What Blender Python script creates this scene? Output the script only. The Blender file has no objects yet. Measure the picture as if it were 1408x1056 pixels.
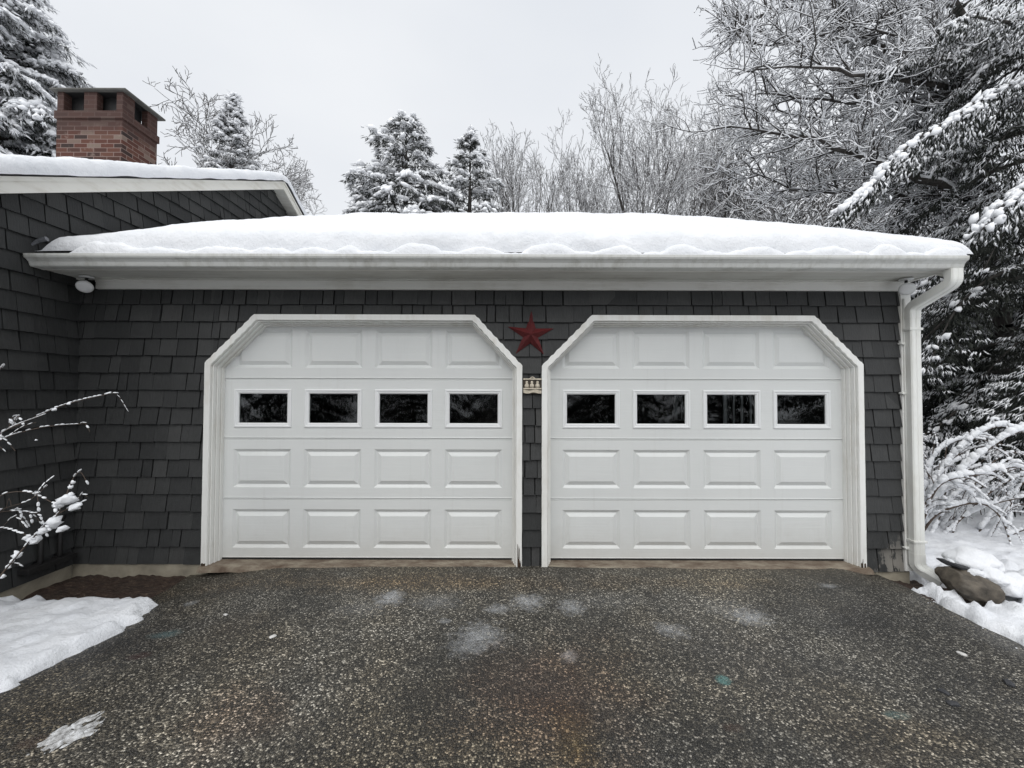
import bpy, bmesh, math, random
import numpy as np
from mathutils import Vector, Matrix, noise as mnoise

S = bpy.context.scene
C = S.collection
R = math.radians
PI = math.pi

# ------------------------------------------------------------------ camera
CAM = Vector((0.0, -3.61, 1.471))
FPX = 570.0
PITCH = R(1.31)
cam_data = bpy.data.cameras.new('camera')
cam_data.sensor_width = 36.0
cam_data.lens = 36.0 * FPX / 1408.0
cam_data.clip_start = 0.05
cam_data.clip_end = 3000
cam = bpy.data.objects.new('camera', cam_data)
C.objects.link(cam)
cam.location = CAM
cam.rotation_euler = (Matrix.Rotation(PI / 2 + PITCH, 4, 'X') @ Matrix.Rotation(R(0.15), 4, 'Z')).to_euler()
S.camera = cam

# ------------------------------------------------------------------ world and sun
SUN_EL, SUN_AZ = 56.0, 190.0     # degrees; the bright side of the overcast is behind the photographer
w = bpy.data.worlds.new('World')
S.world = w
w.use_nodes = True
nt = w.node_tree
nt.nodes.clear()
n_out = nt.nodes.new('ShaderNodeOutputWorld')
n_bg = nt.nodes.new('ShaderNodeBackground')
n_sky = nt.nodes.new('ShaderNodeTexSky')
n_sky.sky_type = 'NISHITA'
n_sky.sun_disc = False
n_sky.sun_elevation = R(SUN_EL)
n_sky.sun_rotation = R(SUN_AZ)
n_sky.air_density = 2.0
n_sky.dust_density = 6.0
n_hs = nt.nodes.new('ShaderNodeHueSaturation')
n_hs.inputs['Saturation'].default_value = 0.12
nt.links.new(n_sky.outputs[0], n_hs.inputs['Color'])
n_tc = nt.nodes.new('ShaderNodeTexCoord')
n_mp = nt.nodes.new('ShaderNodeMapping')
n_mp.inputs['Scale'].default_value = (1.0, 1.0, 2.2)
nt.links.new(n_tc.outputs['Generated'], n_mp.inputs[0])
n_nz = nt.nodes.new('ShaderNodeTexNoise')
n_nz.inputs['Scale'].default_value = 1.6
n_nz.inputs['Detail'].default_value = 4
n_nz.inputs['Roughness'].default_value = 0.45
nt.links.new(n_mp.outputs[0], n_nz.inputs['Vector'])
n_cr = nt.nodes.new('ShaderNodeValToRGB')
n_cr.color_ramp.elements[0].position = 0.3
n_cr.color_ramp.elements[0].color = (0.685, 0.715, 0.765, 1)
n_cr.color_ramp.elements[1].position = 0.7
n_cr.color_ramp.elements[1].color = (0.79, 0.81, 0.84, 1)
nt.links.new(n_nz.outputs['Fac'], n_cr.inputs[0])
n_sc = nt.nodes.new('ShaderNodeVectorMath')
n_sc.operation = 'SCALE'
n_sc.inputs['Scale'].default_value = 9.05
nt.links.new(n_cr.outputs[0], n_sc.inputs[0])
n_mx = nt.nodes.new('ShaderNodeMix')
n_mx.data_type = 'RGBA'
n_mx.inputs['Factor'].default_value = 0.93     # cloud deck nearly covers the blue sky
nt.links.new(n_hs.outputs[0], n_mx.inputs['A'])
nt.links.new(n_sc.outputs[0], n_mx.inputs['B'])
nt.links.new(n_mx.outputs['Result'], n_bg.inputs['Color'])
n_bg.inputs['Strength'].default_value = 0.10
nt.links.new(n_bg.outputs[0], n_out.inputs[0])

sun = bpy.data.lights.new('sun', 'SUN')
sun.energy = 1.45
sun.angle = R(75)
sun.color = (1.0, 0.985, 0.96)
so = bpy.data.objects.new('sun', sun)
C.objects.link(so)
az = R(SUN_AZ)
so.rotation_euler = Vector((math.sin(az) * math.cos(R(SUN_EL)), math.cos(az) * math.cos(R(SUN_EL)), math.sin(R(SUN_EL)))).to_track_quat('Z', 'Y').to_euler()

S.view_settings.view_transform = 'Standard'
S.view_settings.look = 'None'
S.view_settings.gamma = 1.0
S.view_settings.exposure = 0.36
S.render.engine = 'CYCLES'
S.cycles.max_bounces = 5
S.cycles.diffuse_bounces = 3
S.cycles.glossy_bounces = 2
S.cycles.transparent_max_bounces = 6

# ------------------------------------------------------------------ helpers
def at(px, py, d):
    """world point seen at photo pixel (px, py) at distance d (along Y) from the camera"""
    t = math.tan(math.atan((528 - py) / FPX) + PITCH)
    dz = t * d
    depth = d * math.cos(PITCH) + dz * math.sin(PITCH)
    return Vector((CAM.x + (px - 704) / FPX * depth, CAM.y + d, CAM.z + dz))

def tag(o, label=None, cat=None, group=None, kind=None):
    if label: o['label'] = label
    if cat: o['category'] = cat
    if group: o['group'] = group
    if kind: o['kind'] = kind
    return o

def empty(name, loc=(0, 0, 0), parent=None):
    o = bpy.data.objects.new(name, None)
    o.location = loc
    o.empty_display_size = 0.2
    C.objects.link(o)
    if parent: o.parent = parent
    return o

def link(name, me, mat, parent=None, loc=None):
    o = bpy.data.objects.new(name, me)
    if mat and not me.materials: me.materials.append(mat)
    C.objects.link(o)
    if parent:
        o.parent = parent
    if loc is not None: o.location = loc
    return o

def copy_tree(o, parent=None):
    c = o.copy()
    C.objects.link(c)
    c.parent = parent
    for ch in list(o.children): copy_tree(ch, c)
    return c

class MB:
    def __init__(self):
        self.v = []; self.f = []; self.sm = []
    def add(self, vs, fs, smooth=False):
        b = len(self.v)
        self.v += [tuple(p) for p in vs]
        self.f += [tuple(b + i for i in f) for f in fs]
        self.sm += [smooth] * len(fs)
    def box(self, x0, x1, y0, y1, z0, z1):
        if x0 > x1: x0, x1 = x1, x0
        if y0 > y1: y0, y1 = y1, y0
        if z0 > z1: z0, z1 = z1, z0
        self.add([(x0, y0, z0), (x1, y0, z0), (x1, y1, z0), (x0, y1, z0), (x0, y0, z1), (x1, y0, z1), (x1, y1, z1), (x0, y1, z1)],
                 [(3, 2, 1, 0), (4, 5, 6, 7), (0, 1, 5, 4), (1, 2, 6, 5), (2, 3, 7, 6), (3, 0, 4, 7)])
    def prism(self, poly, fn0, fn1):
        """poly: list of 2D points; fn0/fn1 map them to the two 3D end faces"""
        n = len(poly)
        vs = [fn0(p) for p in poly] + [fn1(p) for p in poly]
        fs = [tuple(range(n))[::-1], tuple(range(n, 2 * n))] + [(i, (i + 1) % n, n + (i + 1) % n, n + i) for i in range(n)]
        self.add(vs, fs)
    def extrude_x(self, prof, x0, x1, caps=True):
        n = len(prof)
        vs = [(x0, p[0], p[1]) for p in prof] + [(x1, p[0], p[1]) for p in prof]
        fs = [(i, (i + 1) % n, n + (i + 1) % n, n + i) for i in range(n)]
        if caps: fs += [tuple(range(n))[::-1], tuple(range(n, 2 * n))]
        self.add(vs, fs)
    def tube(self, pts, radii, n=10, smooth=True, caps=True, sq=(1, 1)):
        pts = [Vector(p) for p in pts]
        if not hasattr(radii, '__len__'): radii = [radii] * len(pts)
        vs = []
        up = None
        for i, p in enumerate(pts):
            t = (pts[min(i + 1, len(pts) - 1)] - pts[max(i - 1, 0)]).normalized()
            if up is None:
                up = Vector((0, 1, 0)) if abs(t.y) < 0.9 else Vector((1, 0, 0))
            a = up - t * up.dot(t)
            a.normalize(); up = a
            b = t.cross(a)
            for k in range(n):
                an = 2 * PI * k / n + PI / n
                vs.append(p + a * math.cos(an) * radii[i] * sq[0] + b * math.sin(an) * radii[i] * sq[1])
        fs = []
        for i in range(len(pts) - 1):
            for k in range(n):
                fs.append((i * n + k, i * n + (k + 1) % n, (i + 1) * n + (k + 1) % n, (i + 1) * n + k))
        self.add(vs, fs, smooth)
        if caps:
            b = len(self.v) - len(vs)
            self.f.append(tuple(b + k for k in range(n))[::-1]); self.sm.append(False)
            self.f.append(tuple(b + (len(pts) - 1) * n + k for k in range(n))); self.sm.append(False)
    def build(self, name, mat, parent=None, bevel=0, fix=True):
        me = bpy.data.meshes.new(name)
        me.from_pydata(self.v, [], self.f)
        me.polygons.foreach_set('use_smooth', self.sm)
        if fix:
            bm = bmesh.new(); bm.from_mesh(me)
            bmesh.ops.recalc_face_normals(bm, faces=bm.faces)
            bm.to_mesh(me); bm.free()
        me.update()
        o = link(name, me, mat, parent)
        if bevel:
            m = o.modifiers.new('bevel', 'BEVEL'); m.width = bevel; m.segments = 2; m.limit_method = 'ANGLE'; m.angle_limit = R(40)
        return o

def np_mesh(name, V, F, smooth=True):
    me = bpy.data.meshes.new(name)
    V = np.asarray(V, dtype=np.float32); F = np.asarray(F, dtype=np.int32)
    k = F.shape[1]
    me.vertices.add(len(V)); me.vertices.foreach_set('co', V.ravel())
    me.loops.add(F.size); me.loops.foreach_set('vertex_index', F.ravel())
    me.polygons.add(len(F))
    me.polygons.foreach_set('loop_start', np.arange(0, F.size, k, dtype=np.int32))
    me.polygons.foreach_set('loop_total', np.full(len(F), k, dtype=np.int32))
    me.polygons.foreach_set('use_smooth', np.full(len(F), smooth, dtype=bool))
    me.update(calc_edges=True)
    return me

# value noise, vectorised
_rs = np.random.RandomState(7)
_tab = _rs.rand(4096)
def _h(ix, iy, iz): return _tab[(ix * 73856093 ^ iy * 19349663 ^ iz * 83492791) & 4095]
def vnoise(x, y, z=0.0):
    x, y, z = np.broadcast_arrays(np.asarray(x, float), np.asarray(y, float), np.asarray(z, float))
    xi, yi, zi = np.floor(x).astype(np.int64), np.floor(y).astype(np.int64), np.floor(z).astype(np.int64)
    fx, fy, fz = x - xi, y - yi, z - zi
    fx, fy, fz = [f * f * (3 - 2 * f) for f in (fx, fy, fz)]
    def L(a, b, t): return a + (b - a) * t
    r = L(L(L(_h(xi, yi, zi), _h(xi + 1, yi, zi), fx), L(_h(xi, yi + 1, zi), _h(xi + 1, yi + 1, zi), fx), fy),
          L(L(_h(xi, yi, zi + 1), _h(xi + 1, yi, zi + 1), fx), L(_h(xi, yi + 1, zi + 1), _h(xi + 1, yi + 1, zi + 1), fx), fy), fz)
    return r * 2 - 1
def fbm(x, y, z=0.0, o=4):
    s = 0; a = 0.5; k = 1.0
    for i in range(o):
        s = s + a * vnoise(np.asarray(x) * k + 17.3 * i, np.asarray(y) * k + 5.1 * i, np.asarray(z) * k)
        a *= 0.5; k *= 2.03
    return s
def sstep(a, b, x):
    t = np.clip((np.asarray(x, float) - a) / (b - a), 0, 1)
    return t * t * (3 - 2 * t)

def grid_mesh(name, V, nu, nv, mat, parent=None):
    """V: (nu*nv,3), index = j*nu+i"""
    i, j = np.meshgrid(np.arange(nu - 1), np.arange(nv - 1))
    a = (j * nu + i).ravel()
    F = np.stack([a, a + 1, a + 1 + nu, a + nu], 1)
    return link(name, np_mesh(name, V, F), mat, parent)

# ------------------------------------------------------------------ materials
class NT:
    def __init__(self, name):
        self.m = bpy.data.materials.new(name)
        self.m.use_nodes = True
        self.t = self.m.node_tree
        self.p = self.t.nodes['Principled BSDF']
        self.tc = self.t.nodes.new('ShaderNodeTexCoord')
    def lk(self, a, b): self.t.links.new(a, b)
    def noise(self, scale, detail=4, rough=0.5, vec=None, sc=None, dist=0.0, seed=0.0):
        mp = self.t.nodes.new('ShaderNodeMapping')
        mp.inputs['Location'].default_value = (seed, seed * 1.7, seed * 0.3)
        if sc: mp.inputs['Scale'].default_value = sc
        self.lk(vec or self.tc.outputs['Object'], mp.inputs[0])
        n = self.t.nodes.new('ShaderNodeTexNoise')
        n.inputs['Scale'].default_value = scale; n.inputs['Detail'].default_value = detail
        n.inputs['Roughness'].default_value = rough; n.inputs['Distortion'].default_value = dist
        self.lk(mp.outputs[0], n.inputs['Vector'])
        return n.outputs['Fac']
    def ramp(self, fac, stops, interp='LINEAR'):
        r = self.t.nodes.new('ShaderNodeValToRGB')
        cr = r.color_ramp; cr.interpolation = interp
        while len(cr.elements) < len(stops): cr.elements.new(0.5)
        for e, (p, c) in zip(cr.elements, stops):
            e.position = p
            e.color = (c, c, c, 1) if not hasattr(c, '__len__') else (c[0], c[1], c[2], 1)
        self.lk(fac, r.inputs[0])
        return r.outputs[0]
    def mix(self, fac, a, b, mode='MIX'):
        m = self.t.nodes.new('ShaderNodeMix'); m.data_type = 'RGBA'; m.blend_type = mode
        for s, k in ((fac, 'Factor'), (a, 'A'), (b, 'B')):
            if isinstance(s, (int, float)): m.inputs[k].default_value = s if k == 'Factor' else (s, s, s, 1)
            elif isinstance(s, tuple): m.inputs[k].default_value = (*s, 1)
            else: self.lk(s, m.inputs[k])
        return m.outputs['Result']
    def math(self, op, a, b=0.0, clamp=False):
        m = self.t.nodes.new('ShaderNodeMath'); m.operation = op; m.use_clamp = clamp
        for i, s in enumerate((a, b)):
            if isinstance(s, (int, float)): m.inputs[i].default_value = s
            else: self.lk(s, m.inputs[i])
        return m.outputs[0]
    def base(self, s):
        if isinstance(s, tuple): self.p.inputs['Base Color'].default_value = (*s, 1)
        else: self.lk(s, self.p.inputs['Base Color'])
    def rough(self, s):
        if isinstance(s, (int, float)): self.p.inputs['Roughness'].default_value = s
        else: self.lk(s, self.p.inputs['Roughness'])
    def bump(self, h, strength=0.5, dist=0.01):
        b = self.t.nodes.new('ShaderNodeBump')
        b.inputs['Strength'].default_value = strength; b.inputs['Distance'].default_value = dist
        self.lk(h, b.inputs['Height'])
        self.lk(b.outputs[0], self.p.inputs['Normal'])
    def spec(self, v): self.p.inputs['Specular IOR Level'].default_value = v
    def island(self):
        g = self.t.nodes.new('ShaderNodeNewGeometry')
        return g.outputs['Random Per Island']
    def blob(self, cx, cy, rx, ry, soft=0.5, nz=0.35, nscale=9.0):
        """soft irregular spot on the ground at world (cx,cy)"""
        mp = self.t.nodes.new('ShaderNodeMapping')
        mp.vector_type = 'TEXTURE'
        mp.inputs['Location'].default_value = (cx, cy, 0); mp.inputs['Scale'].default_value = (rx, ry, 1)
        self.lk(self.tc.outputs['Object'], mp.inputs[0])
        mul = self.t.nodes.new('ShaderNodeVectorMath'); mul.operation = 'MULTIPLY'
        mul.inputs[1].default_value = (1, 1, 0); self.lk(mp.outputs[0], mul.inputs[0])
        ln = self.t.nodes.new('ShaderNodeVectorMath'); ln.operation = 'LENGTH'; self.lk(mul.outputs[0], ln.inputs[0])
        n = self.noise(nscale, 4, 0.6, seed=cx * 3)
        v = self.math('ADD', ln.outputs['Value'], self.math('MULTIPLY', self.math('SUBTRACT', n, 0.5), nz * 4))
        return self.ramp(v, [(1 - soft, 1.0), (1.0, 0.0)])

M = {}
def simple(name, col, rough=0.6, nscale=6, var=0.15, bump=0.0, bscale=60, spec=0.5, metal=0.0):
    n = NT(name)
    f = n.noise(nscale, 5, 0.6)
    lo = tuple(c * (1 - var) for c in col); hi = tuple(min(1, c * (1 + var)) for c in col)
    n.base(n.ramp(f, [(0.3, lo), (0.7, hi)]))
    n.rough(rough); n.spec(spec)
    n.p.inputs['Metallic'].default_value = metal
    if bump: n.bump(n.noise(bscale, 4, 0.6), bump, 0.004)
    M[name] = n.m
    return n

# snow
n = NT('snow')
f = n.noise(5, 5, 0.6)
n.base(n.ramp(f, [(0.25, (0.72, 0.74, 0.77)), (0.7, (0.82, 0.83, 0.85))]))
n.rough(0.75); n.spec(0.25)
h = n.math('ADD', n.noise(9, 5, 0.65), n.math('MULTIPLY', n.noise(70, 4, 0.7), 0.25))
n.bump(h, 0.55, 0.03)
M['snow'] = n.m
n = NT('crisp_snow')      # settled snow on the roofs
f = n.noise(4, 5, 0.6)
n.base(n.ramp(f, [(0.25, (0.72, 0.74, 0.77)), (0.7, (0.82, 0.83, 0.85))]))
n.rough(0.7); n.spec(0.25)
h = n.math('ADD', n.noise(11, 4, 0.55), n.math('MULTIPLY', n.noise(60, 4, 0.7), 0.3))
n.bump(h, 0.8, 0.022)
M['crisp_snow'] = n.m
# ground snow: granular, with bits of dirt close to the driveway
n = NT('ground_snow')
f = n.noise(3, 6, 0.6)
c = n.ramp(f, [(0.3, (0.70, 0.72, 0.76)), (0.7, (0.80, 0.815, 0.84))])
d = n.ramp(n.noise(26, 6, 0.7, seed=3), [(0.70, 0.0), (0.76, 1.0)])
c = n.mix(n.math('MULTIPLY', d, 0.35), c, (0.30, 0.25, 0.20))
n.base(c); n.rough(0.7); n.spec(0.3)
h = n.math('ADD', n.noise(14, 5, 0.65), n.math('MULTIPLY', n.noise(80, 4, 0.7), 0.3))
n.bump(h, 0.6, 0.03)
M['ground_snow'] = n.m
simple('branch_snow', (0.87, 0.88, 0.90), 0.8, 8, 0.04, 0.3, 40, 0.2)

# shingles
n = NT('shingle')
isl = n.island()
c = n.ramp(isl, [(0.0, (0.031, 0.032, 0.032)), (0.5, (0.039, 0.040, 0.040)), (0.9, (0.047, 0.048, 0.0475)), (1.0, (0.058, 0.058, 0.057))])
f = n.noise(3.0, 5, 0.65)
c = n.mix(0.5, c, n.ramp(f, [(0.3, 0.75), (0.7, 1.2)]), 'MULTIPLY')
g = n.noise(60, 4, 0.7, sc=(1.6, 1.6, 0.12))
c = n.mix(0.5, c, n.ramp(g, [(0.3, 0.65), (0.7, 1.3)]), 'MULTIPLY')
# tiny pale chips where paint has gone
ch = n.ramp(n.noise(42, 3, 0.5, seed=9), [(0.775, 0.0), (0.80, 1.0)])
c = n.mix(n.math('MULTIPLY', ch, 0.4), c, (0.30, 0.29, 0.26))
# peeling grey paint on the lowest courses by the downspout
geo = n.t.nodes.new('ShaderNodeSeparateXYZ'); n.lk(n.tc.outputs['Object'], geo.inputs[0])
zx = n.math('MULTIPLY', n.ramp(geo.outputs[2], [(0.02, 1.0), (0.34, 0.0)]), n.ramp(n.math('MULTIPLY', geo.outputs[0], 0.1), [(0.306, 0.0), (0.325, 1.0)]))
pn = n.ramp(n.math('ADD', n.noise(10, 5, 0.65, sc=(1.4, 1, 0.6), seed=5), n.math('MULTIPLY', zx, 0.16)), [(0.60, 0.0), (0.64, 1.0)])
c = n.mix(n.math('MULTIPLY', pn, n.math('MULTIPLY', zx, 0.9)), c, (0.25, 0.235, 0.21))
n.base(c); n.rough(0.62); n.spec(0.35)
n.bump(n.math('ADD', g, n.math('MULTIPLY', f, 0.5)), 0.7, 0.004)
M['shingle'] = n.m
simple('wall_backing', (0.008, 0.008, 0.008), 0.9)
simple('interior', (0.06, 0.058, 0.055), 0.9)

def painted(name, col, dirt, dirt_amt, rough=0.5, streak=(1, 1, 0.15)):
    n = NT(name)
    f = n.noise(2.5, 6, 0.65)
    g = n.noise(18, 5, 0.7, sc=streak, seed=2)
    c = n.mix(n.math('MULTIPLY', n.ramp(n.math('MULTIPLY', n.math('ADD', f, g), 0.5), [(0.48, 0.0), (0.66, 1.0)]), dirt_amt), col, dirt)
    n.base(c); n.rough(rough); n.spec(0.4)
    n.bump(g, 0.25, 0.003)
    M[name] = n.m
    return n
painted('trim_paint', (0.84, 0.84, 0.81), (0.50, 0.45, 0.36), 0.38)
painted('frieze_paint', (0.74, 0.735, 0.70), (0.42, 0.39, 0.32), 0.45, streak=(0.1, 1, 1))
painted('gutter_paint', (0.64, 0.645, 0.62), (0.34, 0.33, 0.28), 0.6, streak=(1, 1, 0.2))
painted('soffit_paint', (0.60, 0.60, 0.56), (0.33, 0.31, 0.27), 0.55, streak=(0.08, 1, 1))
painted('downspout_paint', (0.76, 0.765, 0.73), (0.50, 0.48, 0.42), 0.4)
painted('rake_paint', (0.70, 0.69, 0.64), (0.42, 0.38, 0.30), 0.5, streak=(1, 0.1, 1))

# garage door: cool white with an embossed horizontal grain
n = NT('door_paint')
g = n.noise(45, 4, 0.7, sc=(0.05, 1, 1))
f = n.noise(1.2, 4, 0.6)
c = n.ramp(f, [(0.3, (0.68, 0.695, 0.685)), (0.7, (0.73, 0.745, 0.73))])
sz_ = n.t.nodes.new('ShaderNodeSeparateXYZ'); n.lk(n.tc.outputs['Object'], sz_.inputs[0])
spl = n.ramp(n.math('ADD', sz_.outputs[2], n.math('MULTIPLY', n.noise(7, 5, 0.7, seed=3), 0.35)), [(0.16, 1.0), (0.50, 0.0)])
c = n.mix(n.math('MULTIPLY', spl, 0.30), c, (0.42, 0.39, 0.34))
stk = n.ramp(n.noise(20, 5, 0.7, sc=(1, 1, 0.06), seed=6), [(0.56, 0.0), (0.72, 1.0)])
c = n.mix(n.math('MULTIPLY', stk, 0.14), c, (0.50, 0.49, 0.46))
n.base(c); n.rough(0.42); n.spec(0.4)
n.bump(g, 0.5, 0.003)
M['door_paint'] = n.m
simple('window_frame_paint', (0.80, 0.81, 0.81), 0.35, 3, 0.03)
simple('rubber', (0.012, 0.012, 0.012), 0.7)
simple('wood_rot', (0.05, 0.032, 0.02), 0.95, 30, 0.5, 0.9, 50)

# glass
m = bpy.data.materials.new('window_glass'); m.use_nodes = True
t = m.node_tree; t.nodes.clear()
o_ = t.nodes.new('ShaderNodeOutputMaterial'); mxs = t.nodes.new('ShaderNodeMixShader')
tr = t.nodes.new('ShaderNodeBsdfTransparent'); tr.inputs[0].default_value = (0.93, 0.95, 0.95, 1)
gl = t.nodes.new('ShaderNodeBsdfGlossy'); gl.inputs['Roughness'].default_value = 0.01; gl.inputs[0].default_value = (0.7, 0.7, 0.7, 1)
fr = t.nodes.new('ShaderNodeFresnel'); fr.inputs[0].default_value = 1.5
t.links.new(fr.outputs[0], mxs.inputs[0]); t.links.new(tr.outputs[0], mxs.inputs[1]); t.links.new(gl.outputs[0], mxs.inputs[2])
t.links.new(mxs.outputs[0], o_.inputs[0])
M['glass'] = m

simple('concrete', (0.30, 0.27, 0.21), 0.85, 5, 0.35, 0.6, 40)
n = NT('sill_concrete')
f = n.noise(4, 6, 0.7, sc=(1, 2, 1))
n.base(n.ramp(f, [(0.35, (0.09, 0.06, 0.04)), (0.5, (0.17, 0.135, 0.10)), (0.65, (0.27, 0.235, 0.18))]))
n.rough(0.8); n.bump(n.noise(70, 4, 0.7), 0.5, 0.004)
M['sill_concrete'] = n.m
simple('roof_shingle', (0.03, 0.03, 0.032), 0.9, 30, 0.4, 0.6, 80)
simple('drip_edge', (0.05, 0.05, 0.052), 0.5)

# asphalt
n = NT('asphalt')
def voro(scale, rnd=1.0, feat='F1'):
    v = n.t.nodes.new('ShaderNodeTexVoronoi'); v.feature = feat
    v.inputs['Scale'].default_value = scale; v.inputs['Randomness'].default_value = rnd
    v.voronoi_dimensions = '3D'
    n.lk(n.tc.outputs['Object'], v.inputs['Vector'])
    return v
v1 = voro(118)
sep = n.t.nodes.new('ShaderNodeSeparateColor'); n.lk(v1.outputs['Color'], sep.inputs[0])
stone = n.ramp(sep.outputs[0], [(0.0, (0.009, 0.0087, 0.0078)), (0.32, (0.019, 0.018, 0.016)), (0.55, (0.048, 0.046, 0.040)), (0.76, (0.115, 0.110, 0.097)), (0.90, (0.28, 0.272, 0.25)), (1.0, (0.68, 0.67, 0.64))])
v2 = voro(62)
sep2 = n.t.nodes.new('ShaderNodeSeparateColor'); n.lk(v2.outputs['Color'], sep2.inputs[0])
stone2 = n.ramp(sep2.outputs[1], [(0.0, (0.025, 0.024, 0.022)), (0.6, (0.06, 0.056, 0.05)), (0.9, (0.14, 0.13, 0.115)), (1.0, (0.36, 0.34, 0.30))])
c = n.mix(0.22, stone, stone2)
edge = n.ramp(v1.outputs['Distance'], [(0.40, 1.25), (0.80, 0.38)])
c = n.mix(1.0, c, edge, 'MULTIPLY')
# binder-rich and stone-rich areas
big = n.noise(0.9, 5, 0.6)
c = n.mix(1.0, c, n.ramp(big, [(0.34, 0.50), (0.50, 0.95), (0.68, 1.40)]), 'MULTIPLY')
# damp, dark margins and tyre-worn lanes running to the doors
sx0 = n.t.nodes.new('ShaderNodeSeparateXYZ'); n.lk(n.tc.outputs['Object'], sx0.inputs[0])
wob = n.math('MULTIPLY', n.math('SUBTRACT', n.noise(1.3, 4, 0.6, seed=14), 0.5), 0.16)
lane = n.math('ADD', n.math('MULTIPLY', n.math('ADD', sx0.outputs[0], 3.0), 0.1538), wob)
c = n.mix(1.0, c, n.ramp(lane, [(0.02, 0.42), (0.16, 0.95), (0.30, 1.25), (0.42, 0.92), (0.52, 0.80), (0.62, 1.10), (0.74, 1.05), (0.84, 0.75), (0.97, 0.55)]), 'MULTIPLY')
mid = n.noise(4.5, 5, 0.65, seed=4)
c = n.mix(1.0, c, n.ramp(mid, [(0.28, 0.70), (0.72, 1.25)]), 'MULTIPLY')
# brownish / olive tint areas
br = n.ramp(n.noise(0.75, 4, 0.6, seed=11), [(0.42, 0.0), (0.62, 1.0)])
c = n.mix(n.math('MULTIPLY', br, 0.8), c, n.mix(1.0, c, (1.12, 1.0, 0.80), 'MULTIPLY'))
# fine silt washed against the threshold
sy = n.t.nodes.new('ShaderNodeSeparateXYZ'); n.lk(n.tc.outputs['Object'], sy.inputs[0])
near = n.ramp(n.math('ADD', n.math('ADD', sy.outputs[1], 1.0), n.math('MULTIPLY', n.math('SUBTRACT', n.noise(3, 4, 0.6, seed=8), 0.5), 0.5)), [(0.55, 0.0), (1.0, 1.0)])
silt = n.mix(0.5, c, n.ramp(n.noise(40, 5, 0.7), [(0.3, (0.055, 0.047, 0.035)), (0.7, (0.13, 0.115, 0.085))]))
c = n.mix(n.math('MULTIPLY', near, 0.60), c, silt)
c = n.mix(1.0, c, (0.98, 0.94, 0.86), 'MULTIPLY')
def stain(px, py, wpx, hpx, col, amt, soft=0.6, nz=0.3, ns=9.0):
    global c
    d = None
    tt = math.tan(math.atan((528 - py) / FPX) + PITCH); d = -CAM.z / tt
    p = at(px, py, d)
    t2 = math.tan(math.atan((528 - (py + hpx)) / FPX) + PITCH); d2 = -CAM.z / t2
    rx = wpx / FPX * d; ry = abs(d - d2)
    b = n.blob(p.x, p.y, rx, ry, soft, nz, ns)
    c = n.mix(n.math('MULTIPLY', n.math('MULTIPLY', b, amt), n.ramp(sep.outputs[1], [(0.0, 0.35), (0.6, 1.0)])), c, col)
frost = (0.50, 0.515, 0.53)
for (px, py, wp, hp, a) in [(537, 820, 22, 14, .75), (612, 852, 10, 5, .5), (600, 826, 45, 14, .18), (686, 835, 22, 9, .5), (727, 825, 28, 14, .6), (660, 872, 42, 26, .5),
                            (640, 890, 30, 14, .35), (787, 832, 22, 14, .5), (923, 862, 26, 14, .45), (1032, 845, 32, 14, .55), (1010, 835, 50, 20, .15), (835, 823, 60, 14, .08),
                            (1140, 802, 14, 4, .4), (783, 898, 13, 11, .55), (500, 835, 50, 14, .12), (262, 822, 14, 5, .35)]:
    stain(px, py, wp, hp, frost, min(1, a * 1.15), 0.98, 0.50, 22)
for (px, py, wp, hp, col, a, so) in [(228, 868, 24, 8, (0.10, 0.17, 0.17), .75, .6), (996, 930, 12, 8, (0.10, 0.24, 0.22), .85, .5), (1232, 978, 20, 7, (0.10, 0.17, 0.16), .55, .6),
                                     (193, 898, 16, 7, (0.045, 0.018, 0.014), .9, .5), (1008, 995, 22, 9, (0.045, 0.024, 0.014), .85, .6), (45, 1018, 26, 12, (0.06, 0.035, 0.024), .7, .6),
                                     (790, 1015, 34, 70, (0.10, 0.075, 0.03), .30, .95), (780, 945, 110, 110, (0.055, 0.034, 0.026), .26, .95), (690, 930, 110, 90, (0.045, 0.034, 0.030), .26, .95), (320, 860, 60, 30, (0.05, 0.035, 0.025), .3, .9), (1120, 920, 120, 50, (0.03, 0.029, 0.028), .35, .95),
                                     (330, 1010, 60, 40, (0.06, 0.04, 0.03), .25, .9), (1200, 1040, 60, 30, (0.07, 0.05, 0.03), .25, .9)]:
    stain(px, py, wp, hp, col, a, so, 0.35, 8)
def tint(px, py, wpx, hpx, mul, amt, soft=.98):
    global c
    d = -CAM.z / math.tan(math.atan((528 - py) / FPX) + PITCH); d2 = -CAM.z / math.tan(math.atan((528 - py - hpx) / FPX) + PITCH)
    p = at(px, py, d)
    c = n.mix(n.math('MULTIPLY', n.blob(p.x, p.y, wpx / FPX * d, abs(d - d2), soft, .45, 5), amt), c, n.mix(1.0, c, mul, 'MULTIPLY'))
for a_ in [(750, 950, 170, 140, (1.12, 0.82, 0.66), .9), (800, 1020, 45, 80, (1.15, 1.0, 0.6), .7), (560, 800, 500, 16, (1.25, 1.0, 0.72), .8), (330, 980, 90, 70, (1.2, .9, .72), .7), (1230, 1010, 120, 60, (1.15, .98, .75), .6),
           (180, 870, 90, 60, (.42, .42, .45), .95), (1180, 850, 150, 40, (.50, .51, .56), .95), (1020, 900, 140, 60, (.62, .62, .66), .9), (60, 985, 80, 60, (.6, .56, .5), .9), (830, 890, 60, 60, (.62, .55, .52), .6)]: tint(*a_)
n.base(c)
n.rough(n.ramp(n.noise(1.6, 5, 0.6, seed=6), [(0.35, 0.30), (0.65, 0.66)])); n.spec(0.5)
hb = n.math('SUBTRACT', n.math('MULTIPLY', sep.outputs[0], 0.5), v1.outputs['Distance'])
n.bump(hb, 1.0, 0.009)
M['asphalt'] = n.m

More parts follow.
